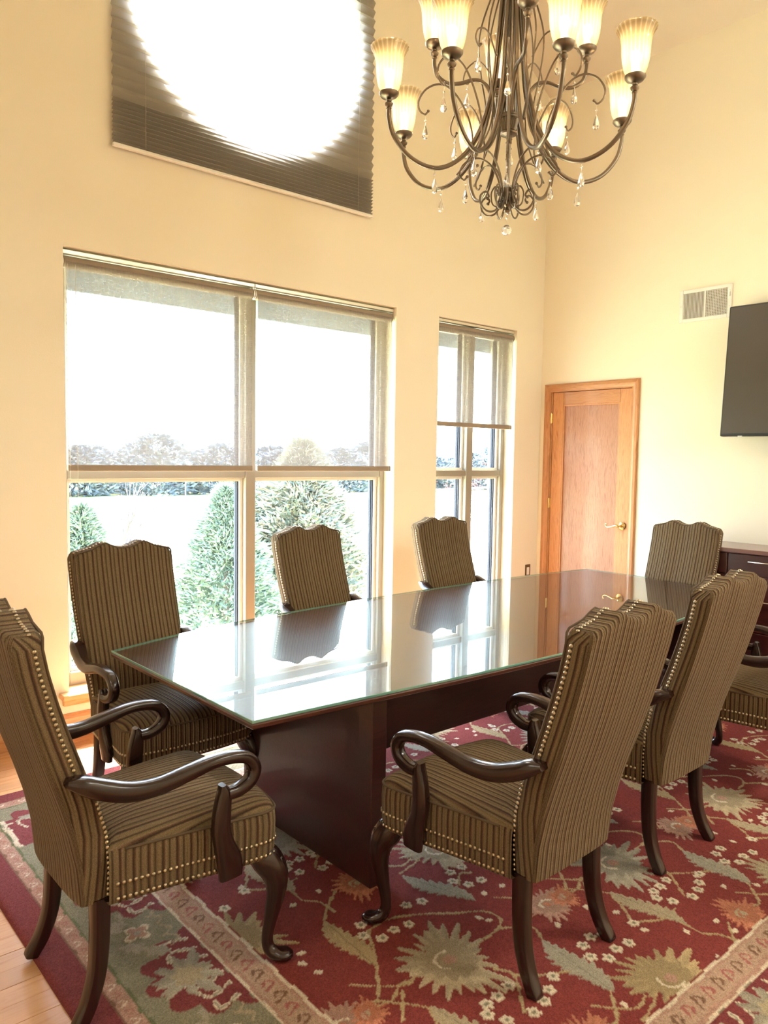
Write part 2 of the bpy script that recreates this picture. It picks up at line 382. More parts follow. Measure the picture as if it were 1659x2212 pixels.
# ------------------------------------------------------------------ windows
FY = 4.47
def window(name, w, mull, trans, dark_pos):
    x0, x1, z0, z1 = w
    root = tag(empty(name, ((x0+x1)/2, FY, z0)), kind='structure'); ox, oy, oz = root.location
    def B(nm, m, *b, par=root, bev=.003):
        mb = MB().box(b[0]-ox, b[1]-ox, b[2]-oy, b[3]-oy, b[4]-oz, b[5]-oz, bev); return fixn(mb.build(nm, m, par))
    fy0, fy1 = FY, FY+.11
    fr = B('frame', M_alu, x0, x0+.045, fy0, fy1, z0, z1); B('frame', M_alu, x1-.045, x1, fy0, fy1, z0, z1)
    B('frame', M_alu, x0+.045, x1-.045, fy0, fy1, z1-.05, z1); B('frame', M_alu, x0+.045, x1-.045, fy0, fy1, z0, z0+.075)
    for mx in mull: B('mullion', M_alu, mx-.037, mx+.037, fy0-.008, fy1, z0+.075, z1-.05)
    xs = [x0+.045]+[e for mx in mull for e in (mx-.037, mx+.037)]+[x1-.045]
    zs = [z0+.075]+[e for t in trans for e in (t-.026, t+.026)]+[z1-.05]
    for t in trans:
        for i in range(0, len(xs), 2): B('transom', M_alu, xs[i], xs[i+1], fy0+.002, fy1, t-.026, t+.026)
    for i in range(0, len(xs), 2):
        for j in range(0, len(zs), 2):
            a, b, c, d = xs[i], xs[i+1], zs[j], zs[j+1]
            # sash: narrow rim deeper than the frame, with a dark gasket line in its depth
            s = MB(); t = .022
            for q in ((a, a+t, c, d), (b-t, b, c, d), (a+t, b-t, c, c+t), (a+t, b-t, d-t, d)):
                s.box(q[0]-ox, q[1]-ox, FY+.035-oy, FY+.105-oy, q[2]-oz, q[3]-oz)
            sash = s.build('sash', M_white, root)
            g = MB()
            for q in ((a+t-.001, a+t+.004, c+t, d-t), (b-t-.009, b-t+.001, c+t, d-t), (a+t, b-t, c+t-.001, c+t+.004)):
                g.box(q[0]-ox, q[1]-ox, FY+.052-oy, FY+.062-oy, q[2]-oz, q[3]-oz); g.box(q[0]-ox, q[1]-ox, FY+.072-oy, FY+.094-oy, q[2]-oz, q[3]-oz)
            g.build('gasket', M_gasket, sash)
            B('pane', M_pane, a+t, b-t, FY+.066, FY+.070, c+t, d-t, par=sash, bev=0)
    return root
window('window_1', W1, [2.722], [1.474], True)
window('window_2', W2, [4.85], [1.474], True)
# round window
r3 = tag(empty('window_3', (RC[0], FY+.05, RC[1])), kind='structure')
ring = MB(); P = [(RC[2]*cos(2*pi*i/64)*.975, 0, RC[2]*sin(2*pi*i/64)*.975) for i in range(64)]
ring.sweep(P, (.03, .04), 8, lat=(0, 1, 0), power=5, closed=True); ring.build('frame', M_alu, r3, True, sharp=40)
gv = [(RC[2]*.95*cos(2*pi*i/64), y, RC[2]*.95*sin(2*pi*i/64)) for y in (-.003, .003) for i in range(64)]
mobj('pane', gv, [tuple(range(64)), tuple(range(64, 128))[::-1]]+[(i, i+64, (i+1) % 64+64, (i+1) % 64) for i in range(64)], M_pane, r3)
# window stools (sills)
for k, w in enumerate((W1, W2)):
    s = MB().box(w[0], w[1], WY, FY, w[2]-.035, w[2]+.001, 0); s.box(w[0]-.055, w[1]+.055, WY-.075, WY, w[2]-.030, w[2]+.001, .004); s.box(w[0]-.035, w[1]+.035, WY-.02, WY, w[2]-.075, w[2]-.03, .003)
    fixn(tag(s.build('trim_%d' % (k+1), M_trim), kind='structure'))
# exterior head and lawn-side canopy above each window, bluish shade put into its colour
tag(MB().box(1.2, 5.7, WY+TH+.001, 5.06, 2.535, 2.86, .004).build('trim_3', mat('shade_tinted_soffit', (.46, .58, .82), .8)), kind='structure')

# ------------------------------------------------------------------ door
dr = tag(empty('door_1', (BX, (DY0+DY1)/2, 0)), kind='structure'); ox, oy, oz = dr.location
def DB(nm, m, x0, x1, y0, y1, z0, z1, bev=.003, par=None):
    o = MB().box(x0-ox, x1-ox, y0-oy, y1-oy, z0, z1, bev).build(nm, m, par or dr); return fixn(o)
def casing(nm, m, ya, yb, za, zb, vert):
    mb = MB(); prof = [(0, 0), (0, .012), (.008, .019), (.03, .021), (.045, .017), (.058, .010), (.069, .010), (.069, 0)]
    # mitred ends
    v = []
    if vert:
        sgn = 1 if yb > ya else -1
        for end in (0, 1):
            for d, t in prof:
                yy = ya+sgn*d; zz = za if end == 0 else zb-d
                v.append((-t, yy-oy, zz))
    else:
        for end in (0, 1):
            for d, t in prof:
                yy = (ya+d) if end == 0 else (yb-d); v.append((-t, yy-oy, zb-d))
    n = len(prof); mb.add(v, [tuple(range(n)), tuple(range(n, 2*n))[::-1]]+[(i, (i+1) % n, (i+1) % n+n, i+n) for i in range(n)])
    return fixn(mb.build(nm, m, dr))
casing('casing', M_door, 3.377, 3.45, 0, 2.262, True); casing('casing', M_door, 4.309, 4.24, 0, 2.262, True); casing('casing', M_doorh, 3.377, 4.309, 0, 2.262, False)
DB('jamb', M_door, BX-.001, BX+.12, DY0, DY0+.012, 0, DZ); DB('jamb', M_door, BX-.001, BX+.12, DY1-.012, DY1, 0, DZ); DB('jamb', M_doorh, BX-.001, BX+.12, DY0+.012, DY1-.012, DZ-.012, DZ)
sy0, sy1, sz = 3.449, 4.226, 2.190; sx0, sx1 = BX+.004, BX+.045
DB('stile', M_door, sx0, sx1, sy0, 3.556, .008, sz); DB('stile', M_door, sx0, sx1, 4.118, sy1, .008, sz)
DB('top_rail', M_doorh, sx0, sx1, 3.556, 4.118, 2.079, sz); DB('bottom_rail', M_doorh, sx0, sx1, 3.556, 4.118, .008, .25)
DB('panel', M_doorp, sx0+.014, sx1-.01, 3.556, 4.118, .25, 2.079, 0)
mo = MB()
for q in ((3.556, 3.568, .25, 2.079), (4.106, 4.118, .25, 2.079), (3.568, 4.106, 2.067, 2.079), (3.568, 4.106, .25, .262)): mo.box(sx0+.004-ox, sx0+.014-ox, q[0]-oy, q[1]-oy, q[2], q[3])
mo.build('panel_molding', M_door, dr)
for hz in (1.965, 1.215, .3):
    h = MB(); h.lathe([(0, -.045), (.006, -.045), (.006, .045), (0, .045)], 10, (-.006, 4.236-oy, hz)); h.box(-.003, .004, 4.222-oy, 4.236-oy, hz-.04, hz+.04)
    fixn(h.build('hinge', M_brass, dr))
ky, kz = 3.497, 1.064
h = MB()
v = []
prof = [(0, 0), (.034, 0), (.034, .004), (.026, .009), (.014, .012), (.011, .035), (.0, .038)]
for r, d in prof:
    for j in range(20): v.append((-d, ky-oy+r*cos(2*pi*j/20), kz+r*sin(2*pi*j/20)))
fc = [(i*20+j, i*20+(j+1) % 20, (i+1)*20+(j+1) % 20, (i+1)*20+j) for i in range(len(prof)-1) for j in range(20)]
fixn(MB().add(v, fc).build('rosette', M_brass, dr, True, sharp=35))
pts = crom([(-.034, 0, 0, .009), (-.048, .005, 0, .010), (-.050, .03, .003, .010), (-.048, .06, -.006, .008), (-.046, .095, -.014, .0075), (-.045, .12, -.008, .0065), (-.045, .128, .006, .006), (-.045, .120, .014, .006), (-.045, .113, .008, .006)])
lv = MB().sweep([(p[0], ky-oy+p[1], kz+p[2]) for p in pts], [float(p[3]) for p in pts], 10); lv.build('lever_handle', M_brass, dr, True)

# ------------------------------------------------------------------ shades
def roller(x0, x1, zb, label, chainx, mx=None):
    zt = 2.70; yc = 4.415; R = .034
    root = tag(empty('roller_shade', ((x0+x1)/2, yc, zt)), label, 'window shade', 'roller shades in the lower windows')
    ox, oy, oz = root.location
    mb = MB(); n = 20
    P = [(x0-ox+.012, 0, -.062), (x1-ox-.012, 0, -.062)]
    mb.sweep(P, R, n, lat=(0, 1, 0)); mb.build('roll', M_tan, root, True, sharp=50)
    for x in (x0, x1-.008):
        bv = MB(); cc = []
        for xx in (x, x+.008):
            for j in range(20): cc.append((xx-ox, .036*cos(2*pi*j/20), -.062+.036*sin(2*pi*j/20)))
        bv.add(cc, [tuple(range(20)), tuple(range(20, 40))[::-1]]+[(j, (j+1) % 20, (j+1) % 20+20, j+20) for j in range(20)])
        bv.box(x-ox, x+.008-ox, -.02, .02, -.062, 0); fixn(bv.build('bracket', M_silver, root))
    hr = MB().box(x0-ox, x1-ox, -.03, .03, -.022, 0, .002); fixn(hr.build('head_rail', M_silver, root))
    fy = -.034
    # fabric hangs from the front of the roll, slightly wavy
    nx, nz = 24, 16; v = []; z1_ = -.062; z0_ = zb+.02-oz
    for i in range(nx+1):
        for k in range(nz+1):
            x = x0+.018+(x1-x0-.036)*i/nx-ox; z = z1_+(z0_-z1_)*k/nz
            v.append((x, fy+.0012*sin(i*1.1)*k/nz, z))
    f = [(i*(nz+1)+k, (i+1)*(nz+1)+k, (i+1)*(nz+1)+k+1, i*(nz+1)+k+1) for i in range(nx) for k in range(nz)]
    mobj('fabric', v, f, M_roller, root, True)
    fixn(MB().box(x0+.016-ox, x1-.016-ox, fy-.007, fy+.007, zb-.016-oz, zb+.020-oz, .003).build('bottom_bar', M_tan, root))
    if chainx:
        ch = MB(); cx0 = chainx-ox
        path = [(cx0, -.045, -.08-.0125*j) for j in range(108)]
        n2 = 12
        path += [(cx0+.02-.02*cos(pi*j/n2), -.045, -.08-.0125*107-.02*sin(pi*j/n2)) for j in range(n2+1)]
        path += [(cx0+.04, -.05, -.08-.0125*(107-j)) for j in range(108)]
        ch.sweep(path, .0012, 5, lat=(0, 1, 0))
        for p in path[::2]: ch.lathe([(0, -.0022), (.0022, 0), (0, .0022)], 5, p)
        ch.build('bead_chain', M_bead, root)
    return root
roller(1.490, 2.700, 1.512, 'tan roller shade in the left half of the wide window, left one of its pair', 1.515)
roller(2.704, 3.902, 1.512, 'tan roller shade in the right half of the wide window, right one of its pair', 3.86)
roller(4.356, 5.300, 1.872, 'tan roller shade in the narrow window beside the door wall', 5.255)
# pleated shade over the round window
ps = tag(empty('pleated_shade', (2.69, WY-.03, 3.295)), 'dark taupe pleated shade glowing white over the round upper window', 'window shade')
zl = 0; zs_ = [0]; k = 0
while zl < 2.1:
    zl += .0115 if zl < .25 else .0305; zs_.append(zl)
hw = .937; v = []; f = []
for i, z in enumerate(zs_):
    yy = -.012 if i % 2 else .012
    v += [(-hw, yy, z+.016), (0, yy, z+.016), (hw, yy, z+.016)]
for i in range(len(zs_)-1): f += [(3*i, 3*i+1, 3*i+4, 3*i+3), (3*i+1, 3*i+2, 3*i+5, 3*i+4)]
mobj('pleats', v, f, M_pleat, ps)
fixn(MB().box(-hw, hw, -.014, .014, 0, .018, .003).build('bottom_rail', M_white, ps))
fixn(MB().box(-hw, hw, -.02, .02, zs_[-1]+.016, zs_[-1]+.05, .003).build('head_rail', M_white, ps))
for x in (-.75, .80): MB().sweep([(x, -.0135, .02), (x, -.0135, zs_[-1])], .0012, 5, lat=(1, 0, 0)).build('lift_cord', M_bead, ps)

# ------------------------------------------------------------------ wall items
vent = tag(empty('air_vent', (BX, 2.866, 2.777)), 'white metal return-air grille high on the door wall beside the television', 'vent')
vw, vh = .20, .121
vb = MB()
for q in ((-vw, -vw+.028, -vh, vh), (vw-.028, vw, -vh, vh), (-vw+.028, vw-.028, vh-.026, vh), (-vw+.028, vw-.028, -vh, -vh+.026)): vb.box(-.012, 0, q[0], q[1], q[2], q[3], .002)
vb.box(-.012, 0, -.007, .007, -vh+.026, vh-.026)
fixn(vb.build('frame', M_white, vent))
MB().box(-.003, -.001, -vw+.02, vw-.02, -vh+.02, vh-.02).build('duct_backing', M_dark, vent)
sl = MB()
for i in range(15):
    yy = .010+(vw-.028-.010)*(i+.5)/15; sl.add([(-.010, yy-.0035, -vh+.026), (-.005, yy+.0048, -vh+.026), (-.005, yy+.0048, vh-.026), (-.010, yy-.0035, vh-.026)], [(0, 1, 2, 3)])
for i in range(13):
    yy = -.010-(vw-.028-.010)*(i+.5)/13; sl.box(-.010, -.003, yy-.0012, yy+.0012, -vh+.026, vh-.026)
for i in range(17):
    zz = -vh+.026+(2*vh-.052)*(i+.5)/17; sl.box(-.008, -.004, -vw+.028, -.007, zz-.0015, zz+.0015)
sl.build('louver_grille', M_white, vent, kind='stuff')
sc = MB()
for yy, zz in ((-.187, .075), (-.187, -.04), (.187, .0)): MB().box(-.015, -.011, yy-.004, yy+.004, zz-.004, zz+.004).build('screw', M_silver, vent)
sc.box(-.022, -.012, -.187-.004, -.187+.004, .03, .06); sc.build('damper_lever', M_silver, vent)
tv = tag(empty('television', (5.53, 2.02, 2.245)), 'black flat-screen television mounted on the door wall above the credenza', 'television')
tv.rotation_euler = (0, radians(4.0), 0)
TW, THH = .605, .462
fixn(MB().box(-.02, .03, -TW, TW, -THH, THH, .006).build('bezel', M_blackp, tv))
fixn(MB().box(-.0225, -.018, -TW+.012, TW-.012, -THH+.020, THH-.012, 0).build('screen', M_black, tv))
fixn(MB().box(-.022, -.016, TW-.16, TW-.13, -THH-.003, -THH+.003, 0).build('status_light_bar', M_silver, tv))
fixn(MB().box(.03, .12, -.2, .2, -.15, .15, .004).build('wall_mount', M_blackp, tv))
ot = tag(empty('wall_outlet', (5.533, WY, .60)), 'small bronze wall switch plate near the corner under the window wall', 'outlet')
fixn(MB().box(-.036, .036, -.006, 0, -.058, .058, .003).build('plate', mat('bronze_plate', (.16, .11, .06), .35, .6), ot))
fixn(MB().box(-.017, .017, -.009, -.005, -.034, .034, .001).build('rocker', M_white, ot))

# ------------------------------------------------------------------ credenza
CY1, CY0, CZ, CX = 2.93, .55, 1.02, 5.235
cr = tag(empty('credenza', (CX, (CY0+CY1)/2, 0)), 'long dark cherry credenza with drawers against the door wall under the television', 'cabinet')
ox, oy = CX, (CY0+CY1)/2
def CB(nm, m, x0, x1, y0, y1, z0, z1, bev=.003, par=None): return fixn(MB().box(x0-ox, x1-ox, y0-oy, y1-oy, z0, z1, bev).build(nm, m, par or cr))
CB('body', M_cred, CX+.02, BX-.02, CY0, CY1, .08, CZ-.03); CB('plinth', M_cred, CX+.05, BX-.02, CY0+.03, CY1-.03, 0, .08)
CB('top', wood('credenza_top', (.16, .07, .055), (.20, .09, .07), 3, .3, .5, 1), CX-.015, BX-.02, CY0-.015, CY1+.015, CZ-.03, CZ, .004)
edges = [CY1-.005, 2.415, 1.90, 1.385, .87, CY0+.005]
for i in range(5):
    b, a = edges[i], edges[i+1]
    for j, (za, zb) in enumerate(((.845, .985), (.47, .838), (.09, .463))):
        d = CB('drawer', M_cred, CX, CX+.02, a+.004, b-.004, za, zb, .003)
        c = (a+b)/2; zc = (za+zb)/2+.025
        hp = [(CX-ox+.0, c-.11-oy, zc), (CX-.022-ox, c-.11-oy, zc), (CX-.026-ox, c-.105-oy, zc), (CX-.026-ox, c+.105-oy, zc), (CX-.022-ox, c+.11-oy, zc), (CX-ox, c+.11-oy, zc)]
        MB().sweep(hp, .0055, 8, lat=(0, 0, 1)).build('bar_pull', M_chrome, d, True)

# ================================================================== RUG
def make_rug():
    X0, X1, Y0, Y1 = .722, 5.32, .52, 3.79; S = .0062
    nx, ny = int((X1-X0)/S)+1, int((Y1-Y0)/S)+1
    xs = np.linspace(X0, X1, nx); ys = np.linspace(Y0, Y1, ny); GX, GY = np.meshgrid(xs, ys, indexing='ij')
    RED = (.195, .040, .034); OUT = (.185, .043, .042); TAN = (.36, .29, .185); CREAM = (.58, .49, .36); OL = (.225, .205, .135)
    PINK = (.38, .225, .165); GREY = (.31, .275, .205); ORG = (.42, .165, .095); BRN = (.19, .105, .065); GOLD = (.36, .27, .145)
    col = np.zeros((nx, ny, 3)); col[:] = RED; hgt = np.zeros((nx, ny))
    wob = lambda a: .004*np.sin(GX*37+a)+.004*np.sin(GY*41+a*2)
    d = np.minimum(np.minimum(GX-X0, X1-GX), np.minimum(GY-Y0, Y1-GY))+wob(0)*.7
    def band(a, b, c): m = (d >= a) & (d < b); col[m] = c
    band(-1, .105, OUT); band(.105, .16, PINK); band(.16, .44, OL); band(.435, .445, CREAM); band(.445, .545, PINK); band(.46, .53, (.40, .27, .19)); band(.54, .552, CREAM); band(.1, .108, BRN); band(.16, .17, (.13, .14, .07))
    def win(x, y, r):
        i0, i1 = max(0, int((x-r-X0)/S)), min(nx, int((x+r-X0)/S)+2); j0, j1 = max(0, int((y-r-Y0)/S)), min(ny, int((y+r-Y0)/S)+2)
        return slice(i0, i1), slice(j0, j1)
    def star(x, y, r, c, n=9, dep=.22, sx=1, rot=0, h=.0, clip=None, ph=0, jag=0):
        w = win(x, y, r*1.5*max(sx, 1))
        gx = GX[w]-x; gy = GY[w]-y
        if gx.size == 0: return
        a, b = gx*cos(rot)+gy*sin(rot), -gx*sin(rot)+gy*cos(rot)
        th = np.arctan2(b, a/sx); rr = np.hypot(a/sx, b)
        R = r*(1-dep*.5+dep*.5*np.abs(np.cos(th*n/2+ph))*1.6-dep*.3+jag*.5*np.sin(th*23+x*50)*.3)
        if jag: R = R*(1+.13*np.sin(3*th+x*9)+.09*np.sin(5*th-y*7)+.07*np.sin(11*th+x*31))
        m = rr < R
        if clip is not None: m &= clip(d[w])
        cc = np.array(c)[None, :]*(1+(.10*np.sin(th*n*1.0)[m][:, None] if jag else 0)-(.12*np.sign(a)[m][:, None] if jag else 0))
        col[w][m] = cc; hgt[w][m] = np.maximum(hgt[w][m], h)
    def line(pts, c, wd=.007, h=.001, clip=None, k=6):
        P = crom(pts, k)
        for a, b in zip(P[:-1], P[1:]):
            cx_, cy_ = (a+b)/2; L_ = np.hypot(*(b-a)); w = win(cx_, cy_, L_/2+wd*2)
            gx, gy = GX[w], GY[w]
            if gx.size == 0: continue
            t = np.clip(((gx-a[0])*(b[0]-a[0])+(gy-a[1])*(b[1]-a[1]))/(L_**2+1e-12), 0, 1)
            dd = np.hypot(gx-a[0]-t*(b[0]-a[0]), gy-a[1]-t*(b[1]-a[1])); m = dd < wd*(.8+.3*np.sin(gx*90+gy*70))
            if clip is not None: m &= clip(d[w])
            col[w][m] = c; hgt[w][m] = np.maximum(hgt[w][m], h)
    inn = lambda q: q > .555
    def leaf(x0, y0, x1, y1, c, wd=.06):
        mx, my = (x0+x1)/2, (y0+y1)/2; Ln = math.hypot(x1-x0, y1-y0); rot = atan2(y1-y0, x1-x0)
        w = win(mx, my, Ln/2+.05); gx = GX[w]-mx; gy = GY[w]-my
        if gx.size == 0: return
        a, b = gx*cos(rot)+gy*sin(rot), -gx*sin(rot)+gy*cos(rot); t = a/Ln+.5
        pr = wd*np.sin(np.clip(t, 0, 1)*pi)**.7*(1-.35*((t*9) % 1)); m = (np.abs(b+.012*np.sin(t*6)) < pr) & (t > 0) & (t < 1) & inn(d[w])
        col[w][m] = c; hgt[w][m] = .002
        line([(x0, y0), (mx, my), (x1, y1)], tuple(np.array(c)*.75), .003, .0015, inn, 3)
    def flower(x, y, r=.021):
        star(x, y, r*1.08, CREAM, 5, .4, 1, x*9, .002, inn); star(x, y, r*.40, OL, 5, .2, 1, 0, .001, inn)
    def vine(p, c=GOLD, wd=.0065): line(p, c, wd, .001, inn)
    def palmette(x, y, r, c, c2, rot, c3=PINK):
        star(x, y, r*.96, c, 19, .26, 1.2, rot, .002, inn, 0, 1.0); star(x-r*.3*cos(rot), y-r*.3*sin(rot), r*.7, c, 9, .4, .9, rot, .002, inn, 0, .6); star(x, y, r*.62, tuple(np.array(c)*.82), 11, .3, 1.1, rot, .002, inn)
        for q in range(3):
            a0 = rot+q*.9; line([(x+r*.34*cos(a0+t), y+r*.28*sin(a0+t)) for t in (0, .5, 1.1)], c2, .0055, .003, inn, 3)
        star(x, y, r*.16, c3, 5, .3, 1, rot, .003, inn)
    TX, TY = .925, 1.02
    for i in range(-2, 5):
        for j in range(-1, 4):
            ox = i*TX; oy = j*TY
            T = lambda x, y: (x+ox, y+oy)
            VN = ([(1.41, 1.73), (1.52, 1.63), (1.59, 1.63)], [(1.52, 1.74), (1.44, 1.64), (1.38, 1.62)], [(1.51, 1.61), (1.43, 1.52)], [(1.39, 1.63), (1.43, 1.62), (1.52, 1.51), (1.54, 1.44)],
                  [(1.91, 1.79), (2.0, 1.73), (2.02, 1.67), (1.97, 1.63), (1.89, 1.62)], [(1.97, 1.63), (2.06, 1.56), (2.03, 1.49)], [(1.89, 1.21), (1.98, 1.12), (2.05, 1.13)], [(1.99, 1.21), (1.9, 1.13), (1.85, 1.13)],
                  [(1.555, 1.24), (1.555, 1.17), (1.595, 1.12), (1.6, 1.04)], [(1.72, 1.32), (1.82, 1.44), (1.80, 1.5)], [(1.82, 1.44), (1.9, 1.38), (1.99, 1.33)], [(1.62, 1.9), (1.7, 1.91), (1.8, 1.87), (1.91, 1.79)], [(1.62, 1.9), (1.56, 1.8), (1.52, 1.74)],
                  [(2.1, 1.76), (2.16, 1.70), (2.14, 1.65)], [(2.3, 1.62), (2.38, 1.60), (2.44, 1.63), (2.5, 1.63)], [(1.42, 1.35), (1.47, 1.41), (1.52, 1.5)], [(1.62, 1.3), (1.52, 1.3), (1.42, 1.36)], [(2.06, 1.9), (2.12, 1.95), (2.16, 1.93)], [(1.95, 2.1), (2.05, 2.12), (2.12, 2.16)], [(1.54, 2.04), (1.6, 2.1), (1.68, 2.16)])
            for vn in VN: vine([T(*p) for p in vn])
            leaf(*T(2.03, 1.49), *T(1.99, 1.2), GREY, .058); leaf(*T(1.53, 1.51), *T(1.56, 1.23), TAN, .05)
            leaf(*T(1.94, 2.08), *T(2.03, 1.79), GREY, .05); leaf(*T(1.54, 2.04), *T(1.52, 1.75), GOLD, .05)
            palmette(*T(1.72, 1.62), .150, GREY if (i+j) % 2 else TAN, CREAM, 1.2); palmette(*T(2.21, 1.61), .085, PINK, CREAM, .3, ORG)
            palmette(*T(2.18, 1.12), .135, TAN if (i+j) % 2 else GOLD, CREAM, 2.2); palmette(*T(1.775, 1.13), .085, ORG, TAN, .9, TAN)
            palmette(*T(1.37-.0, 1.60), .055, ORG, PINK, .9, TAN)
            for x, y in [(1.62, 1.94), (1.59, 1.89), (1.69, 1.85), (1.63, 1.84), (1.75, 1.84), (1.88, 1.91), (1.82, 1.93), (2.16, 1.98), (2.1, 1.98), (2.06, 1.93), (2.09, 1.88), (2.15, 1.87), (2.17, 1.4), (2.11, 1.39), (2.18, 1.31), (2.12, 1.3), (2.08, 1.34), (2.24, 1.3), (2.35-.925, 1.35), (1.71, 1.41), (1.66, 1.41), (1.77, 1.42), (1.74, 1.3), (1.85, 1.33), (1.91, 1.36), (1.8, 1.31), (1.655, 1.33), (1.63, 1.38)]: flower(*T(x, y))
            for q in range(26):
                x = 1.35+RNG.random()*.925; y = 1.1+RNG.random()*1.02; a, b = T(x, y)
                if X0 < a < X1 and Y0 < b < Y1:
                    ii, jj = int((a-X0)/S), int((b-Y0)/S)
                    if col[ii, jj, 0] < .21 and hgt[ii, jj] == 0: star(a, b, .011, CREAM, 4, .2, 1.4, q, .0015, inn)
    # guard stripes: little brackets and curls
    ob = lambda q: (q > .445) & (q < .54)
    def border(u, v_, side):      # u along, v inward distance
        if side == 0: return (X0+v_, Y0+u)
        if side == 1: return (X1-v_, Y0+u)
        if side == 2: return (X0+u, Y0+v_)
        return (X0+u, Y1-v_)
    for side in range(4):
        LN = (Y1-Y0) if side < 2 else (X1-X0)
        u = .50; k = 0
        while u < LN-.5:
            P = [border(u+a, .495+b, side) for a, b in ((-.02, -.02), (.0, .022), (.02, .0), (.004, -.012))]
            line(P, BRN if k % 2 else (.33, .12, .1), .0055, .0012, None, 4); u += .062; k += 1
        u = .13
        while u < LN-.12:
            P = [border(u+a, .132+b, side) for a, b in ((-.014, -.008), (.0, .012), (.014, -.006))]
            line(P, (.56, .44, .33) if k % 2 else (.34, .16, .12), .004, .001, None, 4); u += .045; k += 1
        u = .36; k = 0
        ocl = lambda q: (q > .172) & (q < .434)
        while u < LN-.28:
            if k % 2 == 0:
                x, y = border(u, .435, side); star(x, y, .235, OUT, 12, .25, 1, 0, .001, ocl); star(x, y, .245, CREAM, 12, .25, 1, 0, .002, lambda q: (q > .172) & (q < .19))
                for s_ in (-1, 1):
                    for qd in (.05, .11, .17):
                        P = [border(u+s_*qd, .42-.25*abs(qd)*.3, side), border(u+s_*(qd+.02), .34, side), border(u+s_*(qd-.02), .27+qd*.4, side)]
                        line(P, CREAM, .009, .002, ocl, 5); line(P, GREY, .004, .0022, ocl, 5)
                x, y = border(u, .33, side); star(x, y, .105, GREY, 9, .55, 1, pi/2, .003, ocl, 0, .5); star(x, y, .05, TAN, 7, .4, 1, 0, .003, ocl); 
            else:
                x, y = border(u, .30, side); star(x, y, .048, CREAM, 4, .7, 1.1, .5, .002, ocl); star(x, y, .036, PINK, 4, .7, 1.1, .5, .002, ocl); star(x, y, .014, GREY, 4, .3, 1, 0, .002, ocl)
                for s_ in (-1, 1):
                    for t_ in (.07, .13):
                        x, y = border(u+s_*t_, .24+.9*(t_-.05), side); star(x, y, .03, GREY, 6, .5, 1.5, s_*.7+side, .002, ocl)
                        line([border(u+s_*t_, .36, side), border(u+s_*(t_-.03), .40, side), border(u+s_*(t_-.06), .38, side)], TAN, .005, .001, ocl, 4)
            u += .30; k += 1
    # tone drift and tufted relief
    lum = 1+.10*np.sin(GX*3.1+GY*1.7)+.05*np.sin(GX*9-GY*7)+RNG.normal(0, .075, (nx, ny)); col *= np.clip(lum, .6, 1.4)[:, :, None]
    Z = .013+hgt*1.0+RNG.normal(0, .0006, (nx, ny)); dd = np.minimum(np.minimum(GX-X0, X1-GX), np.minimum(GY-Y0, Y1-GY))
    Z = np.where(dd < .02, .002+(Z-.002)*np.sqrt(np.clip(dd/.02, 0, 1)), Z)
    me = bpy.data.meshes.new('rug'); n = nx*ny
    vv = np.stack([GX-3, GY-2.15, Z], -1).reshape(-1, 3).astype(np.float32)
    I = np.arange(nx-1)[:, None]*ny+np.arange(ny-1)[None, :]
    F = np.stack([I, I+ny, I+ny+1, I+1], -1).reshape(-1, 4).astype(np.int32)
    me.vertices.add(n); me.vertices.foreach_set('co', vv.ravel()); me.loops.add(F.size); me.loops.foreach_set('vertex_index', F.ravel())
    me.polygons.add(len(F)); me.polygons.foreach_set('loop_start', np.arange(0, F.size, 4, dtype=np.int32)); me.polygons.foreach_set('loop_total', np.full(len(F), 4, np.int32))
    me.update(); a = me.color_attributes.new('pcol', 'FLOAT_COLOR', 'POINT')
    a.data.foreach_set('color', np.concatenate([col.reshape(-1, 3), np.ones((n, 1))], 1).astype(np.float32).ravel())
    me.materials.append(M_rug); o = bpy.data.objects.new('rug', me); link(o); o.location = (3, 2.15, 0)
    tag(o, 'red and olive tufted wool rug with floral palmettes under the conference table', 'rug')
make_rug()

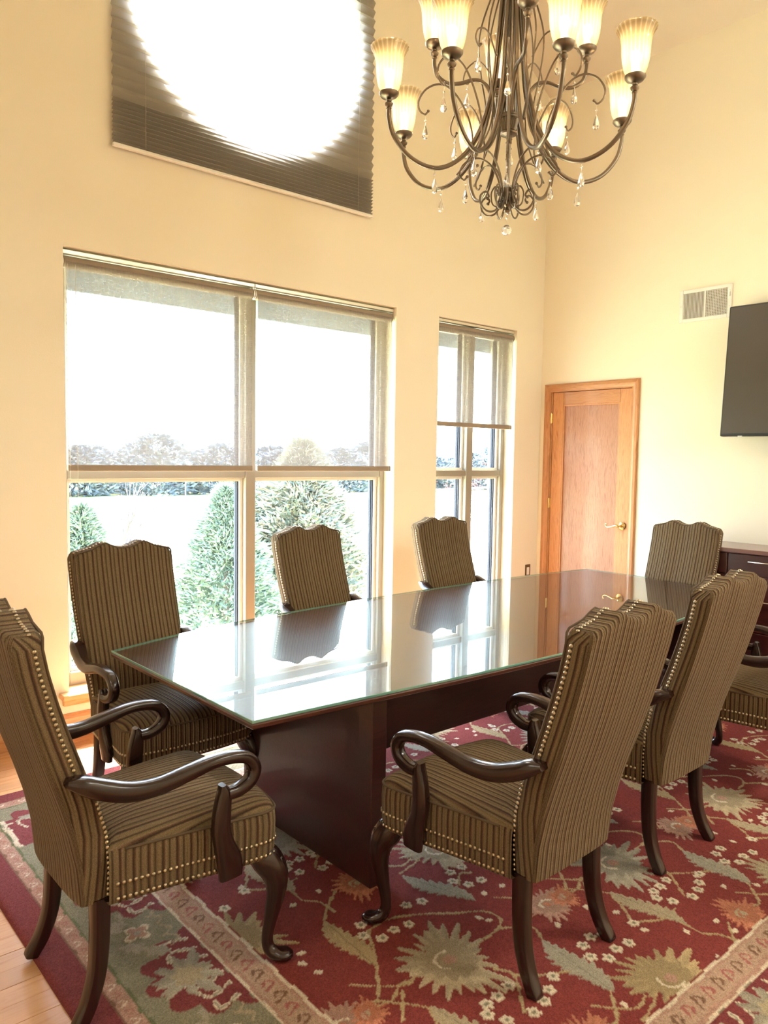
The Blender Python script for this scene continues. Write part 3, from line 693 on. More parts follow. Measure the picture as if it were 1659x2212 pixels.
# ================================================================== TABLE
RZ = .014   # furniture on the rug stands on its pile
def table():
    root = tag(empty('conference_table', (3.18, 2.7, RZ)), 'long dark mahogany boat-shaped conference table with slab pedestals on the red rug', 'table'); ox, oy, oz = root.location
    outl = []
    Lc = crom([(1.267, 3.193), (1.62, 3.305), (2.05, 3.389), (2.6, 3.455), (3.18, 3.493), (3.7, 3.508), (4.15, 3.508), (4.65, 3.485), (5.10, 3.438)], 3)
    Rc = crom([(5.10, 2.27), (4.5, 2.11), (3.965, 2.036), (3.7, 2.012), (3.2, 1.985), (2.75, 1.978), (2.2, 2.0), (1.711, 2.035), (1.267, 2.063)], 3)
    P = [Vector((p[0], p[1])) for p in Lc+Rc]; n = len(P)
    ctr = Vector((3.18, 2.72))
    def ringat(off, z):
        out = []
        for i, p in enumerate(P):
            a, b = P[i-1], P[(i+1) % n]; t = ((p-a).normalized()+(b-p).normalized()); nn = Vector((-t.y, t.x)).normalized()
            # miter
            k = 1/max(.5, nn.dot(Vector((-(p-a).y, (p-a).x)).normalized()))
            out.append((p.x+nn.x*off*k-ox, p.y+nn.y*off*k-oy, z-oz))
        return out
    def solid(name, rings, m, mt=None):
        v = [q for r in rings for q in r]; f = []
        for i in range(len(rings)-1):
            for j in range(n): f.append((i*n+j, i*n+(j+1) % n, (i+1)*n+(j+1) % n, (i+1)*n+j))
        k = len(f); f.append(tuple(range(n))); f.append(tuple((len(rings)-1)*n+j for j in range(n)))
        o = fixn(mobj(name, v, f, m, root))
        if mt:
            o.data.materials.append(mt)
            o.data.polygons[k+1].material_index = 1; o.data.polygons[k].material_index = 1
        return o
    solid('tabletop', [ringat(-.014, .7325), ringat(-.006, .734), ringat(-.001, .738), ringat(.001, .749), ringat(-.005, .7545)], M_edge, M_tabletop)
    solid('glass_top', [ringat(-.001, .7552), ringat(0, .757), ringat(0, .7635), ringat(-.002, .765)], M_gedge, M_tglass)
    def B(nm, *b): return fixn(MB().box(b[0]-ox, b[1]-ox, b[2]-oy, b[3]-oy, b[4]-oz, b[5]-oz, .004).build(nm, M_table, root))
    B('pedestal', 1.782, 1.855, 2.085, 2.975, RZ, .733); B('pedestal', 4.50, 4.573, 2.30, 3.15, RZ, .733)
    B('modesty_panel', 1.855, 4.50, 2.585, 2.625, .27, .733)
    B('cross_rail', 1.62, 1.782, 2.3, 2.85, .685, .733); B('cross_rail', 4.573, 4.73, 2.52, 2.90, .685, .733)
table()

# ================================================================== CHAIRS
def top_profile(x):
    xs = [0, .035, .065, .092, .118, .152, .19, .225, .252]
    zs = [1.136, 1.139, 1.151, 1.165, 1.156, 1.139, 1.131, 1.124, 1.095]
    return float(np.interp(abs(x), xs, zs))
RZP = [.34, .45, .55, .65, .75, .85, .95, 1.05, 1.14]
RYP = [-.002, -.010, -.030, -.058, -.090, -.120, -.147, -.172, -.190]
FYP = [.072, .072, .062, .035, .000, -.035, -.066, -.092, -.108]
WXP = [.208, .217, .226, .235, .241, .245, .247, .248, .248]
def nz(z, x): return .342+(z-.342)*.798/(top_profile(x)-.342)
def make_chair():
    root = empty('armchair'); root.location = (0, 0, 0)
    # ---- upholstered back: wraps from top down to the rear legs
    NT, NF, NS = 34, 26, 7
    def ringpts(t, inset=0, lift=0):
        zn = .342+(1.14-.342)*t; pts = []
        w = np.interp(zn, RZP, WXP)-inset; ry = np.interp(zn, RZP, RYP)+inset*.8; fy = np.interp(zn, RZP, FYP)-inset*.8
        if .46 < zn < 2: bul = .012*min(1, (zn-.46)*6)
        else: bul = 0
        per = []
        for i in range(NF):
            s = -1+2*i/(NF-1); x = w*.965*s; per.append((x, fy+bul*(1-s**4), x))
        for i in range(NS):
            s = (i+1)/(NS+1); a = s*pi; xx = w*.965+w*.035*sin(a)**.6; per.append((xx, fy+(ry-fy)*s, w*.965+(fy-ry)*s))
        for i in range(NF):
            s = 1-2*i/(NF-1); x = w*.965*s; per.append((x, ry-.010*(1-s**4), (x if True else 0)))
        for i in range(NS):
            s = (i+1)/(NS+1); a = s*pi; xx = -(w*.965+w*.035*sin(a)**.6); per.append((xx, ry+(fy-ry)*s, -(w*.965)-(fy-ry)*(1-s)))
        for x, y, st in per:
            tp = top_profile(x)+lift; z = .342+(tp-.342)*t if t <= 1 else tp
            pts.append((x, y, z, st))
        return pts
    rings = [ringpts(i/NT*.985) for i in range(NT+1)]+[ringpts(1.0, .006, -.001), ringpts(1.0, .014, .004)]
    n = len(rings[0]); v = [p[:3] for r in rings for p in r]; st = [p[3] for r in rings for p in r]; f = []
    for i in range(len(rings)-1):
        for j in range(n): f.append((i*n+j, i*n+(j+1) % n, (i+1)*n+(j+1) % n, (i+1)*n+j))
    b = (len(rings)-1)*n
    for base, fl_ in ((b, 0), (0, 1)):
        for i in range(NF-1):
            q = (base+i, base+i+1, base+NF+NS+(NF-2-i), base+NF+NS+(NF-1-i)); f.append(q[::-1] if fl_ else q)
        r1 = [base+NF-1]+[base+NF+k for k in range(NS)]+[base+NF+NS]; f.append(tuple(r1) if not fl_ else tuple(r1[::-1]))
        r2_ = [base+2*NF+NS-1]+[base+2*NF+NS+k for k in range(NS)]+[base]; f.append(tuple(r2_) if not fl_ else tuple(r2_[::-1]))
    back = fixn(mobj('backrest', v, f, M_fab, root, True, st, sharp=60))
    def edge_pt(side, z, dy=0, out=.002, frac=.28):
        q = nz(z, .24); w = np.interp(q, RZP, WXP); ry = np.interp(q, RZP, RYP); fy = np.interp(q, RZP, FYP)
        return (side*(w*.997+out), fy+(ry-fy)*frac+dy, z)
    # piping round the front edge of the back
    zz = list(np.linspace(.74, 1.085, 14)); pp = []
    for z in zz: q = nz(z, .24); w = np.interp(q, RZP, WXP); pp.append((-w*.970, np.interp(q, RZP, FYP)-.001, z))
    for x in np.linspace(-.236, .236, 41): z = top_profile(x); pp.append((x, -.103-.0, z+.001))
    for z in zz[::-1]: q = nz(z, .24); w = np.interp(q, RZP, WXP); pp.append((w*.970, np.interp(q, RZP, FYP)-.001, z))
    MB().sweep(pp, .0038, 6).build('piping', M_pipe, root, True)
    # ---- seat
    def outline(k=0.0):
        P = []
        side = [(.232, .062), (.245, .16), (.262, .28), (.278, .38), (.292, .48), (.296, .52), (.290, .552), (.270, .572), (.225, .585), (.15, .597), (.07, .603), (0, .605)]
        S_ = crom(side, 4)
        P = [(-p[0], p[1]) for p in S_]+[(p[0], p[1]) for p in S_[::-1][1:]]
        return P
    O = outline(); m = len(O); per = [0]
    for a, b_ in zip(O[:-1], O[1:]): per.append(per[-1]+math.hypot(a[0]-b_[0], a[1]-b_[1]))
    half = per[-1]/2; cxy = (0, .33)
    v = []; st = []; rows = [(.338, .0), (.345, .004), (.40, .006), (.45, .007), (.480, .005), (.492, .0)]
    for z, o_ in rows:
        for (x, y), s in zip(O, per):
            k = 1+o_/.3; v.append((x*k, cxy[1]+(y-cxy[1])*k if y > .1 else y, z)); st.append(s-half)
    f = [(i*m+j, i*m+j+1, (i+1)*m+j+1, (i+1)*m+j) for i in range(len(rows)-1) for j in range(m-1)]
    f.append(tuple(range(m))[::-1])
    fixn(mobj('seat_band', v, f, M_fab, root, True, st, sharp=60))
    v = []; st = []
    lev = [(1.0, .490), (.985, .499), (.95, .508), (.85, .520), (.7, .528), (.5, .533), (.25, .536), (.0, .537)]
    for k, z in lev:
        for x, y in O: v.append((x*k, cxy[1]+(y-cxy[1])*k, z)); st.append(x*k)
    f = [(i*m+j, i*m+(j+1) % m, (i+1)*m+(j+1) % m, (i+1)*m+j) for i in range(len(lev)-1) for j in range(m)]
    fixn(mobj('seat_cushion', v, f, M_fab, root, True, st))
    MB().sweep([(x*1.012, cxy[1]+(y-cxy[1])*1.012, .490) for x, y in O[2:-2]], .0042, 6).build('seat_piping', M_pipe, root, True)
    # ---- nail heads
    nb = MB()
    def nail(p, nrm, r=.0058):
        nrm = Vector(nrm).normalized(); a = nrm.orthogonal().normalized(); b_ = nrm.cross(a); p = Vector(p); v = []
        for rr, h in ((r, 0), (r*.72, r*.55)):
            for j in range(7): v.append(p+a*(rr*cos(2*pi*j/7))+b_*(rr*sin(2*pi*j/7))+nrm*h)
        v.append(p+nrm*r*.8)
        nb.add(v, [(j, (j+1) % 7, 7+(j+1) % 7, 7+j) for j in range(7)]+[(7+j, 7+(j+1) % 7, 14) for j in range(7)])
    def along(P, sp, fn):
        P = [Vector(p) for p in P]; acc = 0; nxt = sp/2
        for a, b_ in zip(P[:-1], P[1:]):
            Ls = (b_-a).length
            while nxt <= acc+Ls:
                t = (nxt-acc)/Ls; fn(a.lerp(b_, t), (b_-a).normalized()); nxt += sp
            acc += Ls
    for z in (.352, .395):
        k = 1.022
        along([(x*k, cxy[1]+(y-cxy[1])*k, z) for x, y in O[1:-1]], .0165, lambda p, t: nail(p, (t.y*-1 if False else -t.y, t.x, 0)))
    SP = .0158
    for s in (-1, 1):
        along([edge_pt(s, z, 0, .003, .30) for z in np.linspace(.742, 1.09, 30)], SP, lambda p, t: nail(p, (s, 0, .1)))
        along([edge_pt(s, z, 0, .003, .04) for z in np.linspace(.352, .64, 20)], SP, lambda p, t: nail(p, (s, .1, 0)))
    along([(x, -.135, top_profile(x)+.005) for x in np.linspace(-.236, .236, 60)], SP, lambda p, t: nail(p, (0, 0, 1)))
    nb.build('nailhead_trim', M_nail, root, True, kind='stuff')
    # ---- arms
    armp = crom([(-.058, .727, .010, .020, .258), (-.02, .714, .022, .029, .262), (.03, .690, .026, .027, .270), (.10, .668, .025, .022, .283), (.18, .666, .022, .020, .293), (.27, .684, .0195, .021, .300), (.34, .698, .0165, .022, .304), (.40, .6985, .0165, .021, .306), (.455, .684, .018, .019, .306), (.480, .648, .019, .018, .306), (.465, .612, .019, .018, .306), (.425, .593, .018, .018, .306), (.388, .591, .017, .018, .306)], 5)
    postp = crom([(.372, .622, .008, .016, .306), (.378, .595, .020, .019, .306), (.372, .545, .026, .020, .306), (.368, .49, .028, .020, .307), (.378, .44, .031, .019, .307), (.393, .395, .038, .017, .307), (.400, .36, .040, .015, .306), (.402, .330, .037, .013, .305)], 5)
    for s in (-1, 1):
        a = MB(); a.sweep([(s*p[4], p[0], p[1]) for p in armp], [(float(p[2])*1.06, float(p[3])*1.14) for p in armp], 14, lat=(1, 0, 0), power=3.2)
        a.sweep([(s*p[4], p[0], p[1]) for p in postp], [(float(p[2]), float(p[3])) for p in postp], 14, lat=(1, 0, 0), power=3.4)
        fixn(a.build('arm', M_mahog, root, True, sharp=50))
    # ---- legs
    fl = crom([(.530, .350, .042, .038, .258), (.552, .318, .048, .042, .270), (.572, .275, .042, .038, .284), (.573, .215, .030, .029, .289), (.558, .14, .021, .021, .285), (.545, .08, .0175, .0175, .284), (.546, .045, .019, .019, .289), (.560, .025, .021, .025, .300), (.579, .019, .0185, .031, .313), (.598, .018, .0165, .026, .323), (.611, .017, .008, .012, .329)], 4)
    for s in (-1, 1):
        a = MB(); a.sweep([(s*p[4], p[0], p[1]) for p in fl], [(float(p[2]), float(p[3])) for p in fl], 14, lat=(1, 0, 0), power=2.3)
        a.lathe([(0, -.02), (.012, -.016), (.016, 0), (.012, .016), (0, .02)], 10, (s*.296, .580, .315))
        fixn(a.build('front_leg', M_mahog, root, True, sharp=60))
    rl = crom([(.052, .35, .026, .024, .190), (.050, .24, .025, .023, .192), (.040, .14, .023, .022, .196), (.015, .06, .021, .021, .201), (-.012, .012, .020, .020, .206), (-.016, .001, .020, .020, .207)], 5)
    for s in (-1, 1):
        a = MB(); a.sweep([(s*p[4], p[0], p[1]) for p in rl], [(float(p[2]), float(p[3])) for p in rl], 12, lat=(1, 0, 0), power=6)
        fixn(a.build('rear_leg', M_mahog, root, True, sharp=50))
    return root
proto = make_chair()
CH = [  # x, y, heading of local +y, scale, label
    (.735, 2.275, -pi/2, 'striped armchair at the near head of the table, side-on at the left edge'),
    (1.998, 1.362, .04, 'striped armchair seen from behind in the near right foreground, its arm beside the pedestal'),
    (2.925, 1.478, .02, 'striped armchair seen from behind, second one along the near side of the table'),
    (3.93, 1.40, 0, 'striped armchair cut off by the photo\'s right edge, only its seat and arm showing'),
    (1.492, 3.475, pi+.02, 'striped armchair in front of the wide window, at the table\'s left corner'),
    (2.75, 3.70, pi+.09, 'striped armchair facing out before the right half of the wide window'),
    (3.955, 3.77, pi+.0, 'striped armchair across the table between the wide and the narrow window'),
    (5.10, 2.715, pi/2+.0, 'striped armchair at the far head of the table, between the door and the credenza')]
for i, (x, y, a, lb) in enumerate(CH):
    o = proto if i == 0 else copy_tree(proto)
    o.location = (x, y, RZ-.001); o.rotation_euler = (0, 0, a)
    tag(o, lb, 'chair', 'striped armchairs around the conference table')

# ================================================================== CHANDELIER
CC = (3.0, 2.55)
def chandelier():
    root = tag(empty('chandelier', (CC[0], CC[1], 2.80)), 'two-tier bronze chandelier with tulip glass shades and crystal drops over the table', 'chandelier')
    z0 = 2.80; ZT = roofz(CC[0])
    c = MB(); c.lathe([(0, 0), (.010, .002), (.016, .012), (.009, .022), (.008, .030), (.020, .040), (.024, .052), (.018, .062), (.030, .072), (.032, .095), (.026, .104), (.026, .118), (.018, .124), (.018, .134), (.010, .140), (.010, .330), (.015, .336), (.010, .345), (.012, .356), (.020, .366)], 20)
    c.build('stem', M_bronze, root, True, sharp=35)
    c = MB(); c.lathe([(.020, .366), (.040, .374), (.040, .384), (.026, .392)], 24); c.lathe([(.030, .392), (.036, .41), (.046, .445)], 48, flute=.05, nf=24); c.lathe([(.050, .445), (.052, .452), (.046, .458), (.048, .466), (.030, .470), (.016, .470)], 24)
    c.build('fluted_cup', M_bronze, root, True, sharp=35)
    c = MB(); c.lathe([(.017, .47), (.017, 1.15), (.03, 1.16), (.03, 1.2), (.012, 1.21), (.012, 1.24)], 16); c.lathe([(.0, 1.24), (.006, 1.24), (.006, ZT-z0-.06), (.0, ZT-z0-.06)], 8)
    c.build('column', M_bronze, root, True, sharp=35)
    c = MB(); c.lathe([(0, ZT-z0-.09), (.03, ZT-z0-.085), (.09, ZT-z0-.04), (.1, ZT-z0+.02)], 24); c.build('canopy', M_bronze, root, True)
    prof = [(.0, 0), (.015, .002), (.036, .010), (.046, .022), (.047, .030), (.040, .034)]
    shp = [(.030, 0), (.040, .008), (.050, .030), (.058, .065), (.062, .105), (.064, .140), (.070, .170), (.082, .195), (.090, .207), (.0885, .209), (.080, .196), (.067, .171), (.061, .141), (.059, .105), (.055, .065), (.047, .031), (.037, .010), (.028, .003)]
    cupm = shm = bm = None
    def lamp(arm, r, z, k=1.0):
        nonlocal cupm, shm, bm
        if cupm is None:
            c_ = MB(); c_.lathe([(0, -.055), (.010, -.055), (.013, -.050), (.010, -.044), (.018, -.036), (.020, -.028), (.012, -.020), (.012, -.012)]+[(a, b-.010) for a, b in prof], 20); cupm = c_.build('bobeche', M_bronze, arm, True, sharp=40); cup = cupm
            s_ = MB(); s_.lathe(shp, 44, flute=.012, nf=22); s_.f = s_.f+[]; shm = s_.build('glass_shade', M_shade, arm, True); sh = shm
            b_ = MB(); b_.lathe([(0, .01), (.012, .012), (.012, .04), (.020, .06), (.024, .08), (.018, .10), (0, .112)], 12); bm = b_.build('bulb', M_bulb, arm, True); bu = bm
        else:
            cup, sh, bu = cupm.copy(), shm.copy(), bm.copy()
            for q in (cup, sh, bu): COL.objects.link(q); q.parent = arm
        cup.location = (r, 0, z-z0); sh.location = (r, 0, z-z0+.018); bu.location = (r, 0, z-z0+.02)
        ld = bpy.data.lights.new('bulb_light', 'POINT'); ld.energy = BULB_W; ld.color = (1, .81, .60); ld.shadow_soft_size = .03
        lo = bpy.data.objects.new('bulb_light', ld); link(lo, arm); lo.location = (r, 0, z-z0+.105)
    A = crom([(.600, 3.232), (.598, 3.19), (.575, 3.115), (.51, 3.035), (.43, 2.992), (.35, 2.985), (.27, 3.02), (.20, 3.09), (.145, 3.19), (.110, 3.30), (.085, 3.42), (.068, 3.60), (.050, 3.80), (.034, 3.95)], 5)
    Up = crom([(.37, 3.520), (.368, 3.48), (.35, 3.435), (.30, 3.405), (.24, 3.408), (.18, 3.425), (.13, 3.415), (.095, 3.37), (.080, 3.31), (.07, 3.25)], 5)
    ph0 = 2.64; am = None
    for i in range(8):
        if am is None:
            m_ = MB(); m_.sweep([(p[0], 0, p[1]-z0) for p in A], .0105, 10, lat=(0, 1, 0)); m_.sweep([(p[0]-.012, .012, p[1]-z0) for p in A[22:]], .0045, 6, lat=(0, 1, 0)); am = m_.build('arm', M_bronze, root, True); a = am
        else: a = am.copy(); COL.objects.link(a); a.parent = root
        a.rotation_euler = (0, 0, ph0+i*pi/4); lamp(a, .600, 3.284)
    um = None
    for i in range(4):
        if um is None: m_ = MB(); m_.sweep([(p[0], 0, p[1]-z0) for p in Up], .0095, 10, lat=(0, 1, 0)); um = m_.build('upper_arm', M_bronze, root, True); a = um
        else: a = um.copy(); COL.objects.link(a); a.parent = root
        a.rotation_euler = (0, 0, radians(141)+i*pi/2); lamp(a, .37, 3.572)
    def curlset(name, pts, n, ph, r=.0048, ball=True):
        P = crom(pts, 6); base = None
        for i in range(n):
            if base is None:
                m_ = MB(); m_.sweep([(p[0], 0, p[1]-z0) for p in P], r, 8, lat=(0, 1, 0))
                if ball: m_.lathe([(0, -r*1.7), (r*1.3, -r), (r*1.8, 0), (r*1.3, r), (0, r*1.7)], 8, (P[-1][0], 0, P[-1][1]-z0))
                base = m_.build(name, M_bronze, root, True); o = base
            else: o = base.copy(); COL.objects.link(o); o.parent = root
            o.rotation_euler = (0, 0, ph+i*2*pi/n)
    curlset('upper_scroll', [(.25, 2.995), (.20, 3.06), (.175, 3.14), (.19, 3.24), (.235, 3.34), (.29, 3.41), (.35, 3.435), (.41, 3.415), (.445, 3.365), (.442, 3.32), (.415, 3.295), (.398, 3.31)], 8, ph0+pi/8)
    curlset('lower_scroll', [(.045, 2.85), (.033, 2.90), (.048, 2.97), (.085, 3.035), (.135, 3.068), (.185, 3.065), (.225, 3.035), (.235, 2.995), (.215, 2.97), (.198, 2.985)], 8, ph0+pi/8)
    curlset('finial_scroll', [(.028, 2.885), (.035, 2.845), (.065, 2.808), (.105, 2.805), (.135, 2.835), (.138, 2.875), (.112, 2.895), (.095, 2.875), (.104, 2.862)], 8, ph0)
    curlset('hub_scroll', [(.026, 2.86), (.050, 2.835), (.072, 2.85), (.078, 2.90), (.060, 2.93), (.048, 2.91)], 8, ph0+pi/8, .004)
    curlset('long_rod', [(.040, 3.95), (.115, 3.78), (.155, 3.62), (.140, 3.45), (.115, 3.30), (.13, 3.18), (.19, 3.07)], 8, ph0+pi/8+.05, .0042, False)
    curlset('top_curl', [(.12, 3.50), (.19, 3.58), (.26, 3.57), (.285, 3.52), (.26, 3.49), (.245, 3.505)], 4, radians(141)+pi/4, .004)
    cm = None
    def drop(r, z, ang, k=1.0, rnd=False):
        nonlocal cm
        if cm is None or rnd:
            m_ = MB(); m_.lathe([(0, 0), (.0008, 0), (.0008, -.016), (0, -.016)], 5)
            m_.lathe([(0, -.014), (.0055, -.019), (.0055, -.023), (0, -.028)], 7)
            m_.lathe([(0, -.028), (.0008, -.028), (.0008, -.042), (0, -.042)], 5)
            if rnd: m_.lathe([(0, -.055), (.012, -.058), (.022, -.068), (.025, -.080), (.022, -.092), (.012, -.102), (0, -.105)], 8)
            else: m_.lathe([(0, -.040), (.004, -.048), (.009, -.066), (.014, -.084), (.0155, -.094), (.011, -.106), (0, -.112)], 7)
            o = m_.build('crystal_drop', M_crystal, root)
            if not rnd: cm = o
        else: o = cm.copy(); COL.objects.link(o); o.parent = root
        o.location = (r*cos(ang), r*sin(ang), z-z0); o.rotation_euler = (0, 0, ang)
    for i in range(8):
        drop(.37, 2.975, ph0+i*pi/4); drop(.41, 3.285, ph0+pi/8+i*pi/4)
        if i % 2: drop(.205, 2.968, ph0+pi/8+i*pi/4)
    for i in range(4): drop(.26, 3.485, radians(141)+pi/4+i*pi/2)
    drop(0, 2.80, 0, rnd=True)
chandelier()

# ------------------------------------------------------------------ fill lamps added out of view to light back wall and rug
for k, (x, y) in enumerate(((-.9, 1.6), (-.9, -.6), (3.3, -1.5), (4.75, -.5))):
    z = (3.1, 3.1, 3.9, 4.1)[k]
    o = tag(empty('added_fill_lamp', (x, y, z-.1)), ['added square fill lamp behind the near head chair', 'added square fill lamp over the back corner of the room', 'added square fill lamp over the right side aisle', 'added square fill lamp in front of the credenza end'][k], 'lamp', 'added fill lamps out of view')
    h = MB()
    for q in ((-.32, -.30, -.32, .32), (.30, .32, -.32, .32), (-.30, .30, -.32, -.30), (-.30, .30, .30, .32)): h.box(q[0], q[1], q[2], q[3], 0, .07)
    h.box(-.30, .30, -.30, .30, .05, .07); h.lathe([(0, .07), (.006, .07), (.006, roofz(x)-z+.1), (0, roofz(x)-z+.1)], 8); h.build('housing', M_white, o)
    MB().box(-.30, .30, -.30, .30, .012, .018).build('diffuser', M_panel, o)
    ld = bpy.data.lights.new('fill_light', 'AREA'); ld.shape = 'SQUARE'; ld.size = .55; ld.energy = FILL_W*(1, 1, 4, 8)[k]; ld.color = (1, .97, .87)
    lo = bpy.data.objects.new('fill_light', ld); link(lo, o); lo.location = (0, 0, .005)

# ================================================================== OUTSIDE
GZ = -2.0
def plate(name, pts, z, m, th=.3):
    n = len(pts); v = [(x, y, z) for x, y in pts]+[(x, y, z-th) for x, y in pts]
    o = mobj(name, v, [tuple(range(n)), tuple(range(n, 2*n))[::-1]]+[(i, i+n, (i+1) % n+n, (i+1) % n) for i in range(n)], m); fixn(o); return tag(o, kind='structure')
plate('lawn', [(-60, 4.75), (120, 4.75), (160, 160), (-60, 160)], GZ, M_ground)
plate('road', [(-20, 19.5), (10, 22.5), (60, 31), (120, 40), (120, 62), (60, 50), (10, 36), (-20, 31)], GZ+.02, M_road, .02)
def blades(n, fn, ln=.14, wd=.035):
    """n small leaf blades: fn(rng, n)-> centres and outward directions"""
    c, d = fn(n); r = RNG.normal(0, .45, (n, 3)); d = d+r; d /= np.linalg.norm(d, axis=1)[:, None]
    s = np.cross(d, RNG.normal(0, 1, (n, 3))); s /= np.linalg.norm(s, axis=1)[:, None]
    L_ = ln*(.6+.8*RNG.random(n))[:, None]; v = np.empty((n, 3, 3)); v[:, 0] = c-s*wd; v[:, 1] = c+s*wd; v[:, 2] = c+d*L_
    return v.reshape(-1, 3)
def bladeobj(name, v, m, parent):
    n = len(v)//3; me = bpy.data.meshes.new(name); me.vertices.add(n*3); me.vertices.foreach_set('co', v.astype(np.float32).ravel())
    me.loops.add(n*3); me.loops.foreach_set('vertex_index', np.arange(n*3, dtype=np.int32)); me.polygons.add(n)
    me.polygons.foreach_set('loop_start', np.arange(0, n*3, 3, dtype=np.int32)); me.polygons.foreach_set('loop_total', np.full(n, 3, np.int32)); me.update(); me.materials.append(m)
    o = bpy.data.objects.new(name, me); return link(o, parent)
def conifer(x, y, h, r, m, n, label, ln=.16):
    root = tag(empty('conifer_tree', (x, y, GZ)), label, 'tree', 'evergreens on the lawn')
    MB().sweep([(0, 0, 0), (0, 0, h*.5), (0, 0, h*.97)], [.07, .045, .008], 8, lat=(1, 0, 0)).build('trunk', M_bark, root, True)
    def fn(k):
        t = RNG.random(k)**.8; z = .12+t*(h-.12); a = RNG.random(k)*2*pi
        lob = 1+.16*np.sin(a*5+t*19)+.10*np.sin(a*9-t*31); R = r*np.minimum(1, (1-t)**.75*1.12+.02)*lob*(.55+.45*RNG.random(k)**.4)
        c = np.stack([R*np.cos(a), R*np.sin(a), z], 1); d = np.stack([np.cos(a), np.sin(a), np.full(k, .35)], 1); return c, d
    bladeobj('foliage', blades(n, fn, ln, ln*.16), m, root); return root
conifer(7.62, 13.4, 2.95, 1.02, M_spruce, 15000, 'narrow green conifer on the lawn behind the wide window\'s middle mullion')
conifer(4.42, 12.3, 2.75, .80, M_spruce, 12000, 'green conifer showing at the left edge of the wide window')
conifer(10.0, 14.2, 3.9, 1.55, M_spruceb, 24000, 'large tan-tipped spruce filling the right pane of the wide window', .2)
conifer(8.75, 14.8, 3.25, .75, M_spruce, 9000, 'slender conifer beside the large spruce, just right of the mullion')
conifer(12.15, 19.5, 2.7, .9, M_far, 7000, 'small grey-green conifer beyond the large spruce')
def bare(x, y, h, label, seed, red=False, sp=.5, name='bare_tree'):
    root = tag(empty(name, (x, y, GZ)), label, 'tree' if not red else 'shrub', 'leafless trees beyond the lawn' if not red else 'red-berried shrubs outside the narrow window')
    rr = random.Random(seed); mb = MB(); tips = []
    def br(p, d, ln, r, dep):
        q = p+d*ln; mid = p.lerp(q, .5)+Vector((rr.uniform(-1, 1), rr.uniform(-1, 1), 0))*ln*.06
        mb.sweep([p, mid, q], [r, r*.8, r*.6], 5)
        if dep == 0: tips.append(q); return
        for k in range(rr.choice((2, 3, 3))):
            nd = (d+Vector((rr.uniform(-1, 1), rr.uniform(-1, 1), rr.uniform(-.2, .6)))*sp).normalized(); br(q if k else p.lerp(q, .75), nd, ln*rr.uniform(.6, .85), r*.6, dep-1)
    if red:
        for k in range(5): br(Vector((rr.uniform(-.15, .15), rr.uniform(-.15, .15), 0)), Vector((rr.uniform(-.3, .3), rr.uniform(-.3, .3), 1)).normalized(), h*.35, .012, 3)
    else: br(Vector((0, 0, 0)), Vector((0, 0, 1)), h*.33, h*.019, 4)
    mb.build('branches', M_twig, root)
    if red:
        T = np.array([t for t in tips]); T = np.repeat(T, 5, 0)+RNG.normal(0, .05, (len(tips)*5, 3)); bl = blades(len(T), lambda k: (T, RNG.normal(0, 1, (k, 3))), .03, .012); b = bladeobj('berries', bl, M_red, root); b['kind'] = 'stuff'
    return root
bare(6.6, 16.2, 3.2, 'slim leafless sapling seen just above the left window chair', 3, sp=.35)
bare(7.6, 26.0, 4.2, 'thin bare tree left of the road, between the two small conifers', 5)
bare(5.4, 21.0, 6.5, 'spreading bare tree at the left end of the wide window', 8, sp=.6)
for k, (x, y, h, lb) in enumerate(((9.75, 9.6, 3.6, 'red-berried shrub in the left pane of the narrow window'), (11.0, 9.7, 3.6, 'red-berried shrub in the right pane of the narrow window'), (12.9, 12.0, 3.2, 'red-berried shrub farthest from the narrow window'))): bare(x, y, h, lb, 11+k, True, .4, 'berry_shrub')
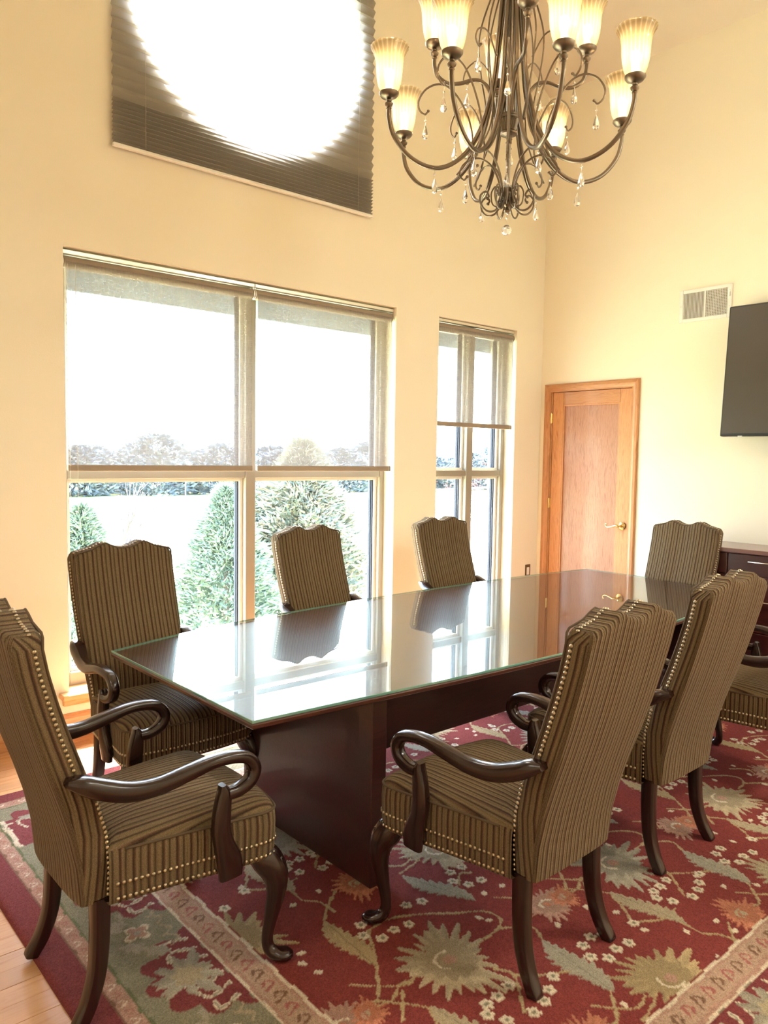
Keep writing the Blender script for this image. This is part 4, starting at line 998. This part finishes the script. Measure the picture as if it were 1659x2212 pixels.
# distant woods
def blobtree(h, r, m, n):
    def fn(k):
        a = RNG.random(k)*2*pi; t = RNG.random(k); z = h*(.01+.99*t); R = r*np.sin(np.clip(t*.80+.20, 0, 1)*pi)**.55*(.5+.5*RNG.random(k)**.5)*(1+.2*np.sin(a*4+t*9))
        return np.stack([R*np.cos(a), R*np.sin(a), z], 1), np.stack([np.cos(a), np.sin(a), np.full(k, .3)], 1)
    return blades(n, fn, .55, .16)
protos = []
for h, r in ((6.6, 3.4), (5.6, 2.8), (6.1, 3.8)):
    root = empty('distant_tree', (0, 0, GZ-20)); MB().sweep([(0, 0, 0), (0, 0, h*.6)], [.16, .07], 6, lat=(1, 0, 0)).build('trunk', M_bark, root); bladeobj('foliage', blobtree(h, r, M_far, 4200), M_far, root); protos.append(root)
for i in range(25):
    t = i/24; x = 11+t*75; y = 70-t*8+(-3.5, 3.5)[i % 2]+random.uniform(-1, 1)
    o = protos[i] if i < 3 else copy_tree(protos[i % 3])
    o.location = (x, y, GZ); o.rotation_euler = (0, 0, random.uniform(0, 6)); o.scale = (.95, .95, random.uniform(.60, .80))
    tag(o, 'grey-green tree in the hazy wood line beyond the road', 'tree', 'distant trees beyond the road')
# guard rails and yield sign back
def rail(pts, label, z=GZ+.65):
    root = tag(empty('guard_rail', (pts[0][0], pts[0][1], GZ)), label, 'guard rail', 'guard rails along the road'); bx, by = pts[0]
    MB().sweep([(x-bx, y-by, z-GZ) for x, y in pts], (.10, .03), 8, lat=(0, 1, 0), power=4).build('beam', M_greyrail, root)
    for (xa, ya), (xb, yb) in zip(pts[:-1], pts[1:]):
        k = max(1, int(math.hypot(xb-xa, yb-ya)/3))
        for j in range(k):
            x, y = xa+(xb-xa)*j/k, ya+(yb-ya)*j/k; MB().box(x-bx-.06, x-bx+.06, y-by, y-by+.10, 0, z-GZ+.05).build('post', M_greyrail, root)
rail([(0, 20.2), (10, 22.2), (24, 24.6), (40, 27.5)], 'near grey guard rail along the road, seen between the conifers')
rail([(4, 37), (20, 40), (45, 46), (80, 55)], 'far thin guard rail on the other side of the road', GZ+.9)
ys = tag(empty('road_sign', (22.2, 44.0, GZ)), 'back of a triangular road sign beyond the road', 'sign')
MB().sweep([(0, 0, 0), (0, 0, 2.6)], .035, 6, lat=(1, 0, 0)).build('post', M_greyrail, ys)
fixn(mobj('plate', [(-.5, -.05, 2.7), (.5, -.05, 2.7), (0, -.05, 1.85), (-.5, -.08, 2.7), (.5, -.08, 2.7), (0, -.08, 1.85)], [(0, 1, 2), (5, 4, 3), (0, 3, 4, 1), (1, 4, 5, 2), (2, 5, 3, 0)], M_white, ys))
